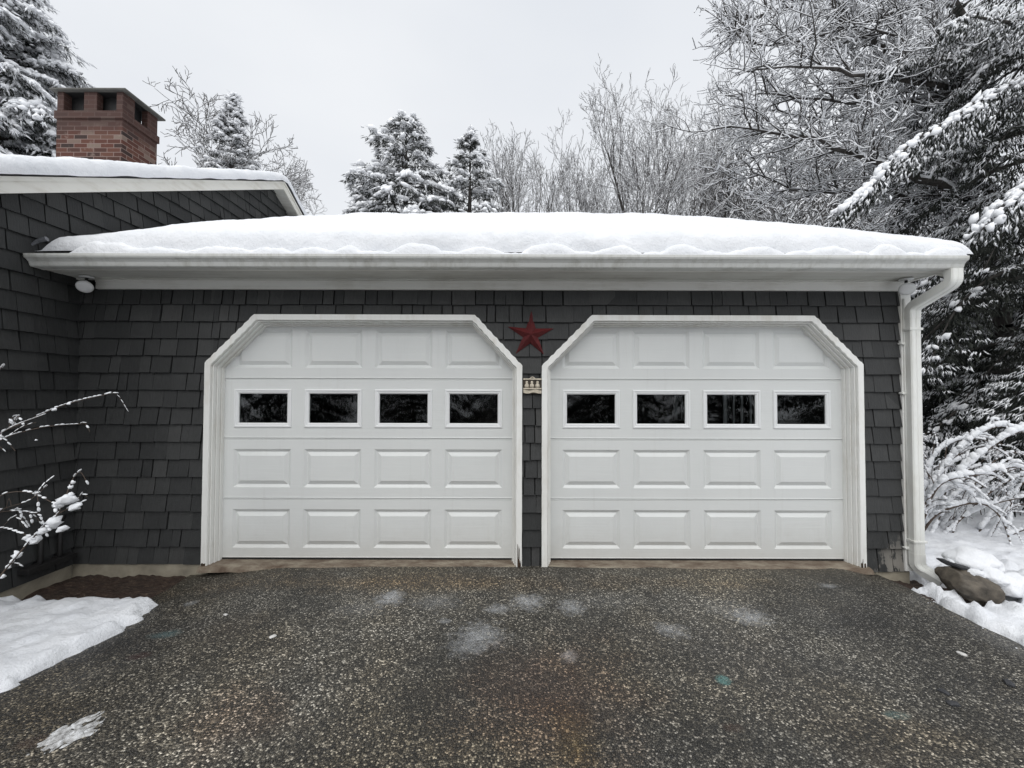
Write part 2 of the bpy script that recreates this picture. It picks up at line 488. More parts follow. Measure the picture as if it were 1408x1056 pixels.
# soil with leaf litter and red mulch
n = NT('soil')
f = n.noise(26, 6, 0.8, sc=(0.6, 1.5, 1))
g = n.noise(3, 4, 0.6, seed=3)
c = n.ramp(f, [(0.34, (0.010, 0.006, 0.004)), (0.46, (0.032, 0.018, 0.012)), (0.58, (0.075, 0.050, 0.034)), (0.70, (0.24, 0.18, 0.13))])
c = n.mix(n.math('MULTIPLY', n.ramp(g, [(0.4, 0.0), (0.6, 1.0)]), 0.30), c, (0.060, 0.027, 0.017))
n.base(c); n.rough(0.85); n.bump(f, 1.0, 0.03)
M['soil'] = n.m

# brick
def brick_mat(name):
    n = NT(name)
    sx = n.t.nodes.new('ShaderNodeSeparateXYZ'); n.lk(n.tc.outputs['Object'], sx.inputs[0])
    cb = n.t.nodes.new('ShaderNodeCombineXYZ')
    n.lk(n.math('ADD', sx.outputs[0], sx.outputs[1]), cb.inputs[0]); n.lk(sx.outputs[2], cb.inputs[1])
    b = n.t.nodes.new('ShaderNodeTexBrick')
    b.inputs['Scale'].default_value = 1.0
    b.inputs['Brick Width'].default_value = 0.2032; b.inputs['Row Height'].default_value = 0.0677
    b.inputs['Mortar Size'].default_value = 0.0055; b.inputs['Mortar Smooth'].default_value = 0.2
    b.inputs['Color1'].default_value = (0, 0, 0, 1); b.inputs['Color2'].default_value = (1, 1, 1, 1); b.inputs['Bias'].default_value = 0
    b.inputs['Mortar'].default_value = (0, 0, 0, 1)
    n.lk(cb.outputs[0], b.inputs['Vector'])
    col = n.ramp(b.outputs['Color'], [(0.0, (0.020, 0.012, 0.010)), (0.22, (0.060, 0.022, 0.014)), (0.5, (0.088, 0.028, 0.017)), (0.80, (0.105, 0.042, 0.026)), (0.97, (0.17, 0.125, 0.10))])
    w = n.ramp(n.noise(9, 4, 0.6, seed=2), [(0.60, 0.0), (0.70, 1.0)])
    col = n.mix(n.math('MULTIPLY', w, 0.5), col, (0.26, 0.20, 0.17))
    col = n.mix(b.outputs['Fac'], col, (0.22, 0.155, 0.135))
    soot = n.ramp(n.math('ADD', n.math('SUBTRACT', sx.outputs[2], 5.0), n.math('MULTIPLY', n.noise(5, 4, 0.6), 0.3)), [(0.55, 0.0), (0.75, 1.0)])
    col = n.mix(n.math('MULTIPLY', soot, 0.8), col, (0.050, 0.024, 0.019))
    n.base(col); n.rough(0.85)
    n.bump(n.math('SUBTRACT', 1.0, b.outputs['Fac']), 0.6, 0.006)
    M[name] = n.m
brick_mat('brick')
simple('cap_slab', (0.09, 0.088, 0.08), 0.8, 5, 0.3, 0.5, 30)
simple('flue_clay', (0.10, 0.11, 0.13), 0.7)
simple('black_iron', (0.010, 0.0095, 0.0095), 0.6, 20, 0.4)
simple('lamp_white', (0.78, 0.79, 0.79), 0.3, 8, 0.1)
simple('lamp_dark', (0.015, 0.015, 0.014), 0.6)
n = NT('barn_red')
f = n.noise(14, 5, 0.65)
n.base(n.ramp(f, [(0.3, (0.070, 0.006, 0.007)), (0.6, (0.105, 0.009, 0.010)), (0.8, (0.14, 0.022, 0.018))]))
n.rough(0.55); M['barn_red'] = n.m
simple('plaque_dark', (0.045, 0.035, 0.025), 0.7, 40, 0.4)
simple('plaque_cream', (0.56, 0.50, 0.40), 0.7, 60, 0.25)
simple('stone', (0.085, 0.072, 0.056), 0.7, 14, 0.6, 1.0, 35)
simple('chip_dark', (0.035, 0.036, 0.04), 0.7, 20, 0.3)
simple('chip_pale', (0.55, 0.54, 0.52), 0.7, 20, 0.2)
n = NT('slush')
f = n.noise(30, 6, 0.75)
n.base(n.ramp(f, [(0.35, (0.16, 0.155, 0.15)), (0.5, (0.42, 0.42, 0.415)), (0.62, (0.68, 0.69, 0.70))]))
n.rough(0.35); n.bump(f, 0.8, 0.01); M['slush'] = n.m

def bark(name, col):
    n = NT(name)
    f = n.noise(14, 5, 0.7, sc=(1, 1, 0.35))
    n.base(n.ramp(f, [(0.3, tuple(k * 0.55 for k in col)), (0.7, tuple(k * 1.5 for k in col))]))
    n.rough(0.9); n.bump(f, 0.5, 0.01); M[name] = n.m
bark('bark', (0.045, 0.040, 0.036))
bark('far_bark', (0.070, 0.064, 0.060))
bark('stem_bark', (0.085, 0.062, 0.048))
def needles(name, a, b):
    n = NT(name)
    n.base(n.ramp(n.island(), [(0.0, a), (1.0, b)])); n.rough(0.7); n.spec(0.2); M[name] = n.m
needles('needles', (0.014, 0.019, 0.014), (0.050, 0.058, 0.042))
needles('dark_needles', (0.008, 0.010, 0.0085), (0.034, 0.038, 0.031))

# ================================================================== GROUND
DL, DR = -2.78, 3.12
def drive_z(x, y):
    z = -0.012 - 0.0 * x
    z = z - 0.085 * sstep(-1.9, -2.8, x) * sstep(-3.2, -0.1, y) - 0.075 * sstep(2.75, 3.25, x)
    z = z + 0.006 * fbm(x * 1.1, y * 1.1, 3.3, 3)
    return z
def axis(lo, hi, step, far, g=1.22):
    a = list(np.arange(lo, hi + 1e-6, step))
    s = step; x = a[0]; L = []
    while x > -far: s *= g; x -= s; L.append(x)
    s = step; x = a[-1]; H = []
    while x < far: s *= g; x += s; H.append(x)
    return np.array(L[::-1] + a + H)
gx = axis(-4.0, 6.2, 0.026, 420)
gy = axis(-2.9, 1.8, 0.026, 420)
X, Y = np.meshgrid(gx, gy)
x, y = X.ravel(), Y.ravel()
def snow_field(x, y):
    e = 0.10 * fbm(x * 2.1, y * 2.1, 1, 3) + 0.07 * fbm(x * 9, y * 9, 2, 3) + 0.035 * fbm(x * 26, y * 26, 3, 2)
    # signed cover: >0 snow, <0 bare
    left = (DL + 0.36 - 0.10 * np.clip(-y - 1.0, 0, 2) - x) + e * 1.2
    right = (x - DR - 0.05) + e * 1.2
    side = np.maximum(left, right)
    # drip line / bare soil in the inside corner and along the walls
    soilL = np.where(x < 0, (-0.36 - 0.05 * (x + 3.7)) - y + e * 0.8, 9)
    e2 = 0.10 * fbm(x * 6, y * 6, 21, 3) + 0.07 * fbm(x * 17, y * 17, 22, 2)
    A = np.maximum(np.maximum(3.38 + 0.30 * np.clip(-y - .30, 0, 1) - x, x - 3.70), np.maximum(-0.52 - y, y - 0.02)) + e2 * 1.3 + .03
    B = np.maximum(x - 3.52, -0.20 - y) + e2 * .6
    soilR = np.where((x > 0) & (y < 0.12), np.minimum(A, B), 9)
    cov = np.minimum(side, np.minimum(soilL, soilR))
    beyond = np.maximum(0, y - 7.6)         # behind the garage it is snow everywhere
    cov = np.where(y > 7.3, 1.0, cov)
    cov = np.where(y < -60, 1.0, cov)
    t = sstep(-0.02, 0.10 + 0.10 * (x < 0), cov)
    edge_ = np.exp(-np.clip(cov, 0, 9) / 0.30)
    depth = 0.055 * (1 - 0.75 * edge_) + 0.05 * fbm(x * 1.3, y * 1.3, 5, 4) * (1 - 0.6 * edge_) + 0.045 * edge_ * fbm(x * 13 + y * 4, y * 13 - x * 4, 8, 4) + 0.030 * fbm(x * 7, y * 7, 6, 3) + 0.016 * fbm(x * 22, y * 22, 7, 3)
    bank = sstep(3.1, 3.3, x) * (1 - sstep(4.3, 5.2, x)) * (1 - sstep(0.0, 0.5, y)) * sstep(-1.7, -1.2, y)
    lump = -0.03 * bank + 0.11 * bank * np.clip(fbm(x * 13 + y * 3, y * 13 - x * 3, 12, 4) + .05, 0, 1) + 0.03 * np.clip(fbm(x * 5.5, y * 5.5, 9, 3) + 0.05, 0, 1) * sstep(2.9, 3.4, x) * (1 - sstep(4.6, 6.5, x)) * (1 - sstep(0.3, 1.0, y))
    base = -0.075 + 0.05 * sstep(4, 12, np.abs(x))
    base = base + 0.30 * sstep(5.0, 14, x) + 0.25 * sstep(3.5, 12, y) * sstep(3.4, 5, x)
    rd = np.sqrt(x * x + y * y)
    base = base + 2.5 * sstep(25, 90, rd) + 9 * sstep(80, 300, rd) * (0.6 + 0.4 * fbm(x * 0.01, y * 0.01, 1, 2))
    return np.where(cov > -0.05, base + (depth + lump + 0.03) * t - 0.14 * (1 - t), base - 0.16), cov
zg, cov = snow_field(x, y)
# keep the sheet below the floors of the house
inside = (x > -13.9) & (x < 3.42) & (y > 0.05) & (y < 7.2)
inside |= (x > -13.9) & (x < -3.80) & (y > -1.75) & (y < 7.2)
zg = np.where(inside, -0.3, zg)
o = grid_mesh('snow_ground', np.stack([x, y, zg], 1), len(gx), len(gy), M['ground_snow'])
tag(o, kind='structure')

# bare soil sheet under the eaves
sx_ = np.arange(-3.80, 4.45, 0.03); sy_ = np.arange(-1.0, 0.09, 0.03)
X, Y = np.meshgrid(sx_, sy_); x, y = X.ravel(), Y.ravel()
zs = -0.112 + 0.030 * fbm(x * 5, y * 5, 1, 4) + 0.022 * fbm(x * 20 + y * 7, y * 20 - x * 6, 2, 3)
zs = np.where((x > DL + 0.1) & (x < DR - 0.1), -0.16, zs)
zs = zs - 0.055 * sstep(3.2, 3.6, x) + 0.006 * vnoise(x * 40, y * 40, 3)
tag(grid_mesh('soil', np.stack([x, y, zs], 1), len(sx_), len(sy_), M['soil']), kind='structure')

# asphalt driveway
ax = np.concatenate([np.linspace(DL - 0.05, DL + 0.25, 12), np.linspace(DL + 0.3, DR - 0.2, 60), np.linspace(DR - 0.15, DR + 0.2, 14)])
ay = np.concatenate([np.array([-60, -40, -25, -15, -10, -7, -5, -4]), np.arange(-3.5, 0.041, 0.05), [0.055]])
X, Y = np.meshgrid(ax, ay); x, y = X.ravel(), Y.ravel()
z = drive_z(x, y)
xe = x + 0.05 * fbm(x * 0, y * 3, 4, 3) * (sstep(DR - 0.5, DR, x) + sstep(DL + 0.5, DL, x))
z = z - 0.10 * (sstep(DR + 0.04, DR + 0.2, x) + sstep(DL + 0.02, DL - 0.05, x))
tag(grid_mesh('driveway', np.stack([xe, y, z], 1), len(ax), len(ay), M['asphalt']), kind='structure')

# ================================================================== HOUSE
house = empty('house', (0, 0, 0))
tag(house, 'house with dark grey shingled two-bay garage, white trim and a gabled wing with brick chimney', 'house')

def clip(poly, a, b, c):
    """keep the part of poly where a*u+b*v <= c"""
    out = []
    n = len(poly)
    for i in range(n):
        p, q = poly[i], poly[(i + 1) % n]
        dp, dq = a * p[0] + b * p[1] - c, a * q[0] + b * q[1] - c
        if dp <= 0: out.append(p)
        if (dp < 0 < dq) or (dq < 0 < dp):
            t = dp / (dp - dq)
            out.append((p[0] + (q[0] - p[0]) * t, p[1] + (q[1] - p[1]) * t))
    return out
def area(poly):
    return abs(sum(poly[i][0] * poly[(i + 1) % len(poly)][1] - poly[(i + 1) % len(poly)][0] * poly[i][1] for i in range(len(poly)))) / 2

def shingles(mb, rng, u0, u1, z0, z1, expo, mapf, keep=(), holes=(), wmin=0.075, wmax=0.235):
    """courses of wedge shingles; mapf(u, z, out) -> world point"""
    k = 0
    z = z0
    while z < z1:
        zt = min(z + expo, z1 + 0.02)
        u = u0 - rng.random() * 0.1
        while u < u1:
            wd = rng.choice([rng.uniform(wmin, 0.13), rng.uniform(0.11, 0.19), rng.uniform(0.15, wmax)])
            g = rng.choice([0.0015, 0.006, 0.009, 0.0125]); sk = rng.uniform(-0.004, 0.004)
            a, b = u, u + wd - g
            dz = rng.uniform(-0.0028, 0.0028)
            poly = [(max(a, u0), z + dz + rng.uniform(-.001, .001)), (min(b, u1), z + dz + rng.uniform(-.001, .001)), (min(b + sk, u1), zt), (max(a + sk, u0), zt)]
            butt = 0.022 + rng.uniform(-0.004, 0.005)
            u += wd
            if b <= u0 or a >= u1: continue
            for (ka, kb, kc) in keep:
                poly = clip(poly, ka, kb, kc)
                if len(poly) < 3: break
            if len(poly) < 3: continue
            pieces = []
            rem = [poly]
            for hole in holes:
                nxt = []
                for pl in rem:
                    cur = pl
                    for (ha, hb, hc) in hole:        # hole = inside all half planes
                        outp = clip(cur, -ha, -hb, -hc)
                        if len(outp) > 2 and area(outp) > 1e-6: nxt.append(outp)
                        cur = clip(cur, ha, hb, hc)
                        if len(cur) < 3: break
                rem = nxt
            for pl in rem:
                if len(pl) < 3 or area(pl) < 1e-5: continue
                def fr_(p): return mapf(p[0], p[1], butt - (butt - 0.002) * (p[1] - z) / expo)
                mb.prism(pl, fr_, lambda p: mapf(p[0], p[1], -0.004))
        z += expo
        k += 1

def hp(p, q):
    """half plane to the right-hand (inner) side of the directed edge p->q (clockwise outline)"""
    dx, dz = q[0] - p[0], q[1] - p[1]
    a, b = -dz, dx
    return (a, b, a * p[0] + b * p[1])

T1 = [(-2.655, -0.03), (-2.655, 1.730), (-2.235, 2.152), (-0.322, 2.152), (0.088, 1.712), (0.088, -0.03)]
T2 = [(0.258, -0.03), (0.258, 1.712), (0.692, 2.152), (2.620, 2.152), (3.035, 1.730), (3.035, -0.03)]
def inset(path, d):
    """offset an open clockwise outline inwards by d with mitred corners"""
    out = []
    n = len(path)
    ed = []
    for i in range(n - 1):
        p, q = Vector(path[i]), Vector(path[i + 1])
        t = (q - p).normalized(); nrm = Vector((t.y, -t.x))
        ed.append((p + nrm * d, t))
    for i in range(n):
        if i == 0: out.append((ed[0][0].x, path[0][1]))
        elif i == n - 1: out.append((ed[-1][0].x, path[-1][1]))
        else:
            (p, t), (q, s) = ed[i - 1], ed[i]
            den = t.x * s.y - t.y * s.x
            k = ((q.x - p.x) * s.y - (q.y - p.y) * s.x) / den
            w_ = p + t * k
            out.append((w_.x, w_.y))
    return out
def hole_of(T, d):
    P_ = inset(T, d)
    P_ = [(P_[0][0], -1)] + P_[1:-1] + [(P_[-1][0], -1)]
    return [hp(P_[i], P_[i + 1]) for i in range(len(P_) - 1)]

WX = -3.78      # plane of the wing's gable wall
GX = 3.46       # right end of the garage
EXPO = 0.1495
rng = random.Random(11)
mb = MB()
hs = [hole_of(T1, 0.03), hole_of(T2, 0.03)]
fmap = lambda u, z, o: (u, -o, z)
shingles(mb, rng, WX + 0.012, -2.60, 0.0, 2.375, EXPO, fmap, holes=hs)
shingles(mb, rng, -2.60, 3.37, EXPO, 2.375, EXPO, fmap, holes=hs)
shingles(mb, rng, 0.06, 0.30, -0.035, EXPO - 0.001, EXPO + 0.035, fmap, holes=hs)
shingles(mb, rng, 3.0, 3.37, -0.05, EXPO - 0.001, EXPO + 0.05, fmap, holes=hs)
mb.build('shingle_wall', M['shingle'], house)

# dark sheathing behind the shingles, split round the openings
def wall_with_holes(mb, u0, u1, z0, z1, holes, mapf, o0, o1):
    rem = [[(u0, z0), (u1, z0), (u1, z1), (u0, z1)]]
    for hole in holes:
        nxt = []
        for cur in rem:
            for (ha, hb, hc) in hole:
                outp = clip(cur, -ha, -hb, -hc)
                if len(outp) > 2 and area(outp) > 1e-6: nxt.append(outp)
                cur = clip(cur, ha, hb, hc)
                if len(cur) < 3: break
        rem = nxt
    for pl in rem: mb.prism(pl, lambda p: mapf(p[0], p[1], o0), lambda p: mapf(p[0], p[1], o1))
mb = MB()
wall_with_holes(mb, WX - 0.05, 3.44, -0.03, 2.40, [hole_of(T1, 0.035), hole_of(T2, 0.035)], fmap, -0.003, -0.095)
mb.build('wall_sheathing', M['wall_backing'], house)
# right side wall of the garage with two windows, and the rear wall
SW = [(2.05, 2.95, 0.95, 2.05), (3.9, 4.9, 0.95, 2.05)]
mb = MB()
smap = lambda u, z, o: (GX - 0.03 + o, u, z)
hw = [[(-1, 0, -a), (1, 0, b), (0, -1, -c_), (0, 1, d_)] for (a, b, c_, d_) in SW]
wall_with_holes(mb, 0.0, 7.0, -0.10, 2.50, hw, smap, 0.0, -0.12)
rr = lambda Y: 2.52 + 0.47 * min(Y + 0.30, 7.3 - Y)
mb.prism([(0.0, 2.50), (7.0, 2.50), (3.5, rr(3.5))], lambda p: smap(p[0], p[1], 0.0), lambda p: smap(p[0], p[1], -0.12))
mb.build('side_wall', M['interior'], house)
mb = MB()
rng = random.Random(5)
shingles(mb, rng, 0.0, 7.0, -0.05, 4.4, EXPO, lambda u, z, o: (GX - 0.028 + o, u, z), keep=[(-0.47, 1, 2.52 + 0.47 * 0.30), (0.47, 1, 2.52 + 0.47 * 7.3)], holes=hw)
mb.build('side_shingles', M['shingle'], house)
for (a, b, c_, d_) in SW:
    mb = MB()
    X0, X1 = GX - 0.13, GX + 0.02
    for (y0, y1, z0, z1) in [(a - .06, b + .06, d_, d_ + .07), (a - .06, b + .06, c_ - .07, c_), (a - .06, a + .02, c_, d_), (b - .02, b + .06, c_, d_)]:
        mb.box(X0, X1 + 0.01, y0, y1, z0, z1)
    for k in range(1, 4):
        yy = a + (b - a) * k / 4
        mb.box(GX - 0.09, GX - 0.06, yy - .012, yy + .012, c_, d_)
    mb.box(GX - 0.095, GX - 0.055, a, b, (c_ + d_) / 2 - .02, (c_ + d_) / 2 + .02)
    wf = mb.build('side_window', M['window_frame_paint'], house)
    g_ = MB(); g_.box(GX - 0.077, GX - 0.073, a + .02, b - .02, c_, d_)
    g_.build('pane', M['glass'], wf)
mb = MB()
mb.box(WX, GX - 0.03, 6.9, 7.0, -0.1, 2.6)
mb.box(WX, GX - 0.03, 0.102, 6.9, -0.09, -0.05)
mb.build('rear_wall', M['interior'], house)

# concrete foundation
mb = MB()
mb.box(WX + 0.002, -2.62, -0.012, 0.09, -0.35, -0.004)
mb.build('foundation', M['concrete'], house, bevel=0.004); mb = MB()
mb.box(3.05, GX - 0.03, -0.006, 0.09, -0.35, -0.054)
mb.build('foundation', M['concrete'], house, bevel=0.004); mb = MB()
mb.box(WX - 0.10, WX + 0.006, -1.80, -0.013, -0.35, -0.004)
mb.build('foundation', M['concrete'], house, bevel=0.004)
# thresholds: rough strips of concrete below the doors
for (a, b) in ((-2.66, 0.09), (0.25, 3.06)):
    xs = np.linspace(a, b, 60); ys = np.array([-0.075, -0.06, -0.03, 0.0, 0.05, 0.12, 0.2])
    X, Y = np.meshgrid(xs, ys); x, y = X.ravel(), Y.ravel()
    z = -0.006 + 0.004 * fbm(x * 6, y * 6, 3, 3) - 0.03 * (y < -0.07) - 0.012 * sstep(-0.02, -0.065, y)
    grid_mesh('threshold', np.stack([x, y + 0.02 * fbm(x * 5, 0, 2, 3) * (y < 0), z], 1), len(xs), len(ys), M['sill_concrete'], house)

# ---- door surrounds
prof = [(0.0, 0.02), (0.0, -0.036), (0.048, -0.038), (0.051, -0.034), (0.051, -0.010), (0.0545, -0.006), (0.0545, -0.012), (0.0625, -0.012), (0.0630, 0.030), (0.0660, 0.034), (0.0660, 0.026), (0.0745, 0.026), (0.0750, 0.070), (0.0780, 0.074), (0.0780, 0.066), (0.085, 0.066), (0.085, 0.13)]
def surround(T, rot_legs, name='door_surround'):
    rg = random.Random(3)
    # subdivide the outline so that its outer edge can wander a little
    rings = []
    for (d, yy) in prof:
        P_ = inset(T, d)
        ring = []
        for i in range(len(P_) - 1):
            p, q = P_[i], P_[i + 1]
            ns = 26
            for k in range(ns):
                t = k / ns
                ring.append([p[0] + (q[0] - p[0]) * t, yy, p[1] + (q[1] - p[1]) * t])
        ring.append([P_[-1][0], yy, P_[-1][1]])
        rings.append(ring)
    n_ = len(rings[0])
    for j in range(n_):
        seg = min(j // 26, 4)
        wv = 0.0035 * math.sin(j * 1.9) + rg.uniform(-.0015, .0015) if seg in (1, 3) else rg.uniform(-.0008, .0008)
        for r_ in range(0, 4):
            k = 0.7071 if seg in (1, 3) else 0
            sgn = -1 if seg == 1 else 1
            if seg in (1, 3):
                rings[r_][j][0] += sgn * wv * k; rings[r_][j][2] += wv * k
            else:
                rings[r_][j][0] += wv
    # rotten, uneven feet
    for leg, amt in rot_legs:
        for r_ in range(len(rings)):
            j = 0 if leg == 0 else n_ - 1
            rings[r_][j][2] += amt * rg.random() * (1 if r_ < 5 else 0.3)
    vs = [p for r_ in rings for p in r_]
    fs = []
    for a in range(len(rings) - 1):
        for j in range(n_ - 1):
            fs.append((a * n_ + j, a * n_ + j + 1, (a + 1) * n_ + j + 1, (a + 1) * n_ + j))
    mb = MB(); mb.add(vs, fs)
    o = mb.build(name, M['trim_paint'], house)
    return o
s1 = surround(T1, [(0, 0.03), (1, 0.03)])
s2 = surround(T2, [(0, 0.01), (1, 0.03)])
# rotted wood at the feet of the surrounds: ragged dark slivers standing just proud of the paint
def rot_patch(parent, x0, x1, zt, seed, yo=-0.0385):
    rg = random.Random(seed)
    mb = MB()
    k = 7
    top = [zt * rg.uniform(0.25, 1.0) for _ in range(k)]
    pts = [(x0 + (x1 - x0) * i / (k - 1), top[i]) for i in range(k)]
    poly = [(x0, -0.028)] + pts + [(x1, -0.028)]
    mb.prism(poly, lambda p: (p[0], yo - 0.0025, p[1]), lambda p: (p[0], 0.0, p[1]))
    mb.build('rotted_wood', M['wood_rot'], parent)
rot_patch(s1, -2.650, -2.615, 0.02, 1)
rot_patch(s1, 0.050, 0.068, 0.19, 2)
rot_patch(s1, 0.066, 0.080, 0.05, 8)
rot_patch(s2, 2.985, 3.000, 0.07, 4)
rot_patch(s2, 3.012, 3.024, 0.03, 5)

# ---- garage doors
SH = 0.5334
def garage_door(cx):
    d = empty('garage_door', (cx, 0.10, 0.0), house)
    W = 2.70
    mb = MB()
    px_ = [(-1.5 + k) * 0.628 for k in range(4)]
    for s in range(4):
        z0, z1 = s * SH + 0.0035, (s + 1) * SH - 0.0035
        if s == 0: z0 = 0.012
        pz0, pz1 = s * SH + SH / 2 - 0.170, s * SH + SH / 2 + 0.170
        us = [-W / 2]
        for p in px_: us += [p - 0.255, p + 0.255]
        us.append(W / 2)
        # edges of the section: small rounded lip into the joint
        mb.add([(-W / 2, 0.010, z0 - .003), (W / 2, 0.010, z0 - .003), (W / 2, 0, z0), (-W / 2, 0, z0)], [(0, 1, 2, 3)])
        mb.add([(-W / 2, 0, z1), (W / 2, 0, z1), (W / 2, 0.010, z1 + .003), (-W / 2, 0.010, z1 + .003)], [(0, 1, 2, 3)])
        zc = [z0, z0 + 0.005, z0 + 0.009, pz0, pz1, z1 - 0.009, z1 - 0.005, z1]
        yo = [0, 0, 0.0022, 0.0022, 0.0022, 0.0022, 0, 0]      # raised lip lines above and below each joint
        for i in range(len(us) - 1):
            for j in range(len(zc) - 1):
                ispanel = (i % 2 == 1) and j == 3
                if ispanel: continue
                mb.add([(us[i], yo[j], zc[j]), (us[i + 1], yo[j], zc[j]), (us[i + 1], yo[j + 1], zc[j + 1]), (us[i], yo[j + 1], zc[j + 1])], [(0, 1, 2, 3)])
        for p in px_:
            a, b, c_, d_ = p - 0.255, p + 0.255, pz0, pz1
            if s == 2:
                continue
            rings = [(0, .0022), (.001, .0032), (.024, .0190), (.027, .0190), (.058, .0034), (.060, .0022)]
            for k in range(len(rings) - 1):
                (i0, y0), (i1, y1) = rings[k], rings[k + 1]
                o_ = [(a + i0, y0, c_ + i0), (b - i0, y0, c_ + i0), (b - i0, y0, d_ - i0), (a + i0, y0, d_ - i0)]
                q_ = [(a + i1, y1, c_ + i1), (b - i1, y1, c_ + i1), (b - i1, y1, d_ - i1), (a + i1, y1, d_ - i1)]
                mb.add(o_ + q_, [(0, 1, 5, 4), (1, 2, 6, 5), (2, 3, 7, 6), (3, 0, 4, 7)])
            i1, y1 = rings[-1]
            mb.add([(a + i1, y1, c_ + i1), (b - i1, y1, c_ + i1), (b - i1, y1, d_ - i1), (a + i1, y1, d_ - i1)], [(0, 1, 2, 3)])
    me_o = mb.build('panel', M['door_paint'], d, fix=False)
    back = MB()
    for s in (0, 1, 3): back.box(-W / 2, W / 2, 0.022, 0.045, s * SH + .004, (s + 1) * SH - .002)
    z0, z1 = 2 * SH, 3 * SH
    back.box(-W / 2, W / 2, 0.016, 0.045, z0 - .002, z0 + SH / 2 - 0.165)
    back.box(-W / 2, W / 2, 0.016, 0.045, z0 + SH / 2 + 0.165, z1 + .004)
    e = [-W / 2] + sum([[p - .25, p + .25] for p in px_], []) + [W / 2]
    for i in range(0, len(e), 2): back.box(e[i], e[i + 1], 0.016, 0.045, z0 + SH / 2 - 0.165, z0 + SH / 2 + 0.165)
    back.build('door_core', M['window_frame_paint'], d)
    sl = MB(); sl.box(-W / 2, W / 2, 0.004, 0.04, -0.012, 0.010)
    sl.build('weather_seal', M['rubber'], d)
    zc = 2 * SH + SH / 2
    for p in px_:
        f = MB()
        rings = [(0, .004), (0, -.004), (.006, -.007), (.014, -.007), (.020, -.002), (.030, -.002), (.040, .006), (.0415, .020)]
        a, b, c_, d_ = p - 0.256, p + 0.256, zc - 0.171, zc + 0.171
        for k in range(len(rings) - 1):
            (i0, y0), (i1, y1) = rings[k], rings[k + 1]
            o_ = [(a + i0, y0, c_ + i0), (b - i0, y0, c_ + i0), (b - i0, y0, d_ - i0), (a + i0, y0, d_ - i0)]
            q_ = [(a + i1, y1, c_ + i1), (b - i1, y1, c_ + i1), (b - i1, y1, d_ - i1), (a + i1, y1, d_ - i1)]
            f.add(o_ + q_, [(0, 1, 5, 4), (1, 2, 6, 5), (2, 3, 7, 6), (3, 0, 4, 7)])
        f.build('window_frame', M['window_frame_paint'], d, fix=False)
        g = MB(); g.box(p - .22, p + .22, .012, .016, zc - .137, zc + .137)
        g.build('window_pane', M['glass'], d)
    return d
garage_door(-1.285)
garage_door(1.650)

# ---- eave: frieze, soffit, fascia
mb = MB()
mb.box(-3.62, 3.37, -0.030, 0.0, 2.372, 2.4545)
mb.box(-3.62, 3.37, -0.036, -0.0302, 2.430, 2.4545)
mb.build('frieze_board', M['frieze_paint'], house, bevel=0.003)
mb = MB()
mb.box(WX + .02, 3.44, -0.305, -0.175, 2.455, 2.468)
mb.box(WX + .02, 3.44, -0.172, 0.0, 2.4575, 2.470)
mb.box(WX + .02, 3.44, -0.060, -0.0305, 2.4450, 2.4574)     # bed mould
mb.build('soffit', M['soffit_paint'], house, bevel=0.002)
mb = MB()
mb.box(WX + .02, 3.455, -0.325, -0.3055, 2.450, 2.575)
mb.build('fascia', M['frieze_paint'], house)
# gable return closing the right end of the eave
mb = MB()
mb.box(3.4405, 3.462, -0.3045, 0.001, 2.448, 2.575)
mb.build('eave_return', M['frieze_paint'], house)

# gutter (K profile) and its troughs
G = [(-0.327, 2.452), (-0.395, 2.452), (-0.404, 2.458), (-0.409, 2.470), (-0.414, 2.486), (-0.428, 2.500), (-0.444, 2.510), (-0.450, 2.522), (-0.450, 2.540), (-0.440, 2.543),
     (-0.438, 2.538), (-0.446, 2.534), (-0.446, 2.524), (-0.441, 2.514), (-0.425, 2.503), (-0.410, 2.488), (-0.405, 2.471), (-0.400, 2.461), (-0.394, 2.456), (-0.331, 2.456), (-0.331, 2.542), (-0.327, 2.542)]
mb = MB()
mb.extrude_x(G, WX + 0.02, 3.515, caps=False)
capp = [g for g in G[:9]] + [(-0.327, 2.542)]
for xx in (WX + 0.02, 3.512):
    mb.prism(capp, lambda p: (xx, p[0], p[1]), lambda p: (xx + 0.003, p[0], p[1]))
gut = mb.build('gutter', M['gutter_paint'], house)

# downspout: outlet, offset elbows, corrugated drop, kick-out
def rect_tube(mb, pts, w_, d_, n=None):
    pts = [Vector(p) for p in pts]
    rings = []
    for i, p in enumerate(pts):
        t = (pts[min(i + 1, len(pts) - 1)] - pts[max(i - 1, 0)]).normalized()
        side = Vector((1, 0, 0)); side = (side - t * side.dot(t)).normalized() if abs(t.x) < 0.95 else Vector((0, 0, -1))
        fwd = side.cross(t)
        ring = []
        for (a, b) in [(-1, -.75), (-.8, -1), (-.45, -1), (-.35, -.9), (-.05, -.9), (.05, -1), (.45, -1), (.8, -1), (1, -.75), (1, .75), (.8, 1), (-.8, 1), (-1, .75)]:
            ring.append(p + side * a * w_ / 2 + fwd * b * d_ / 2)
        rings += ring
    k = 13
    fs = []
    for i in range(len(pts) - 1):
        for j in range(k): fs.append((i * k + j, i * k + (j + 1) % k, (i + 1) * k + (j + 1) % k, (i + 1) * k + j))
    fs += [tuple(range(k))[::-1], tuple((len(pts) - 1) * k + j for j in range(k))]
    mb.add(rings, fs)
mb = MB()
DSX = 3.435
top = []
P0, P1, P2, P3 = Vector((3.455, -0.385, 2.452)), Vector((3.455, -0.385, 2.385)), Vector((DSX, -0.075, 2.225)), Vector((DSX, -0.068, 2.10))
top = [P0, P1]
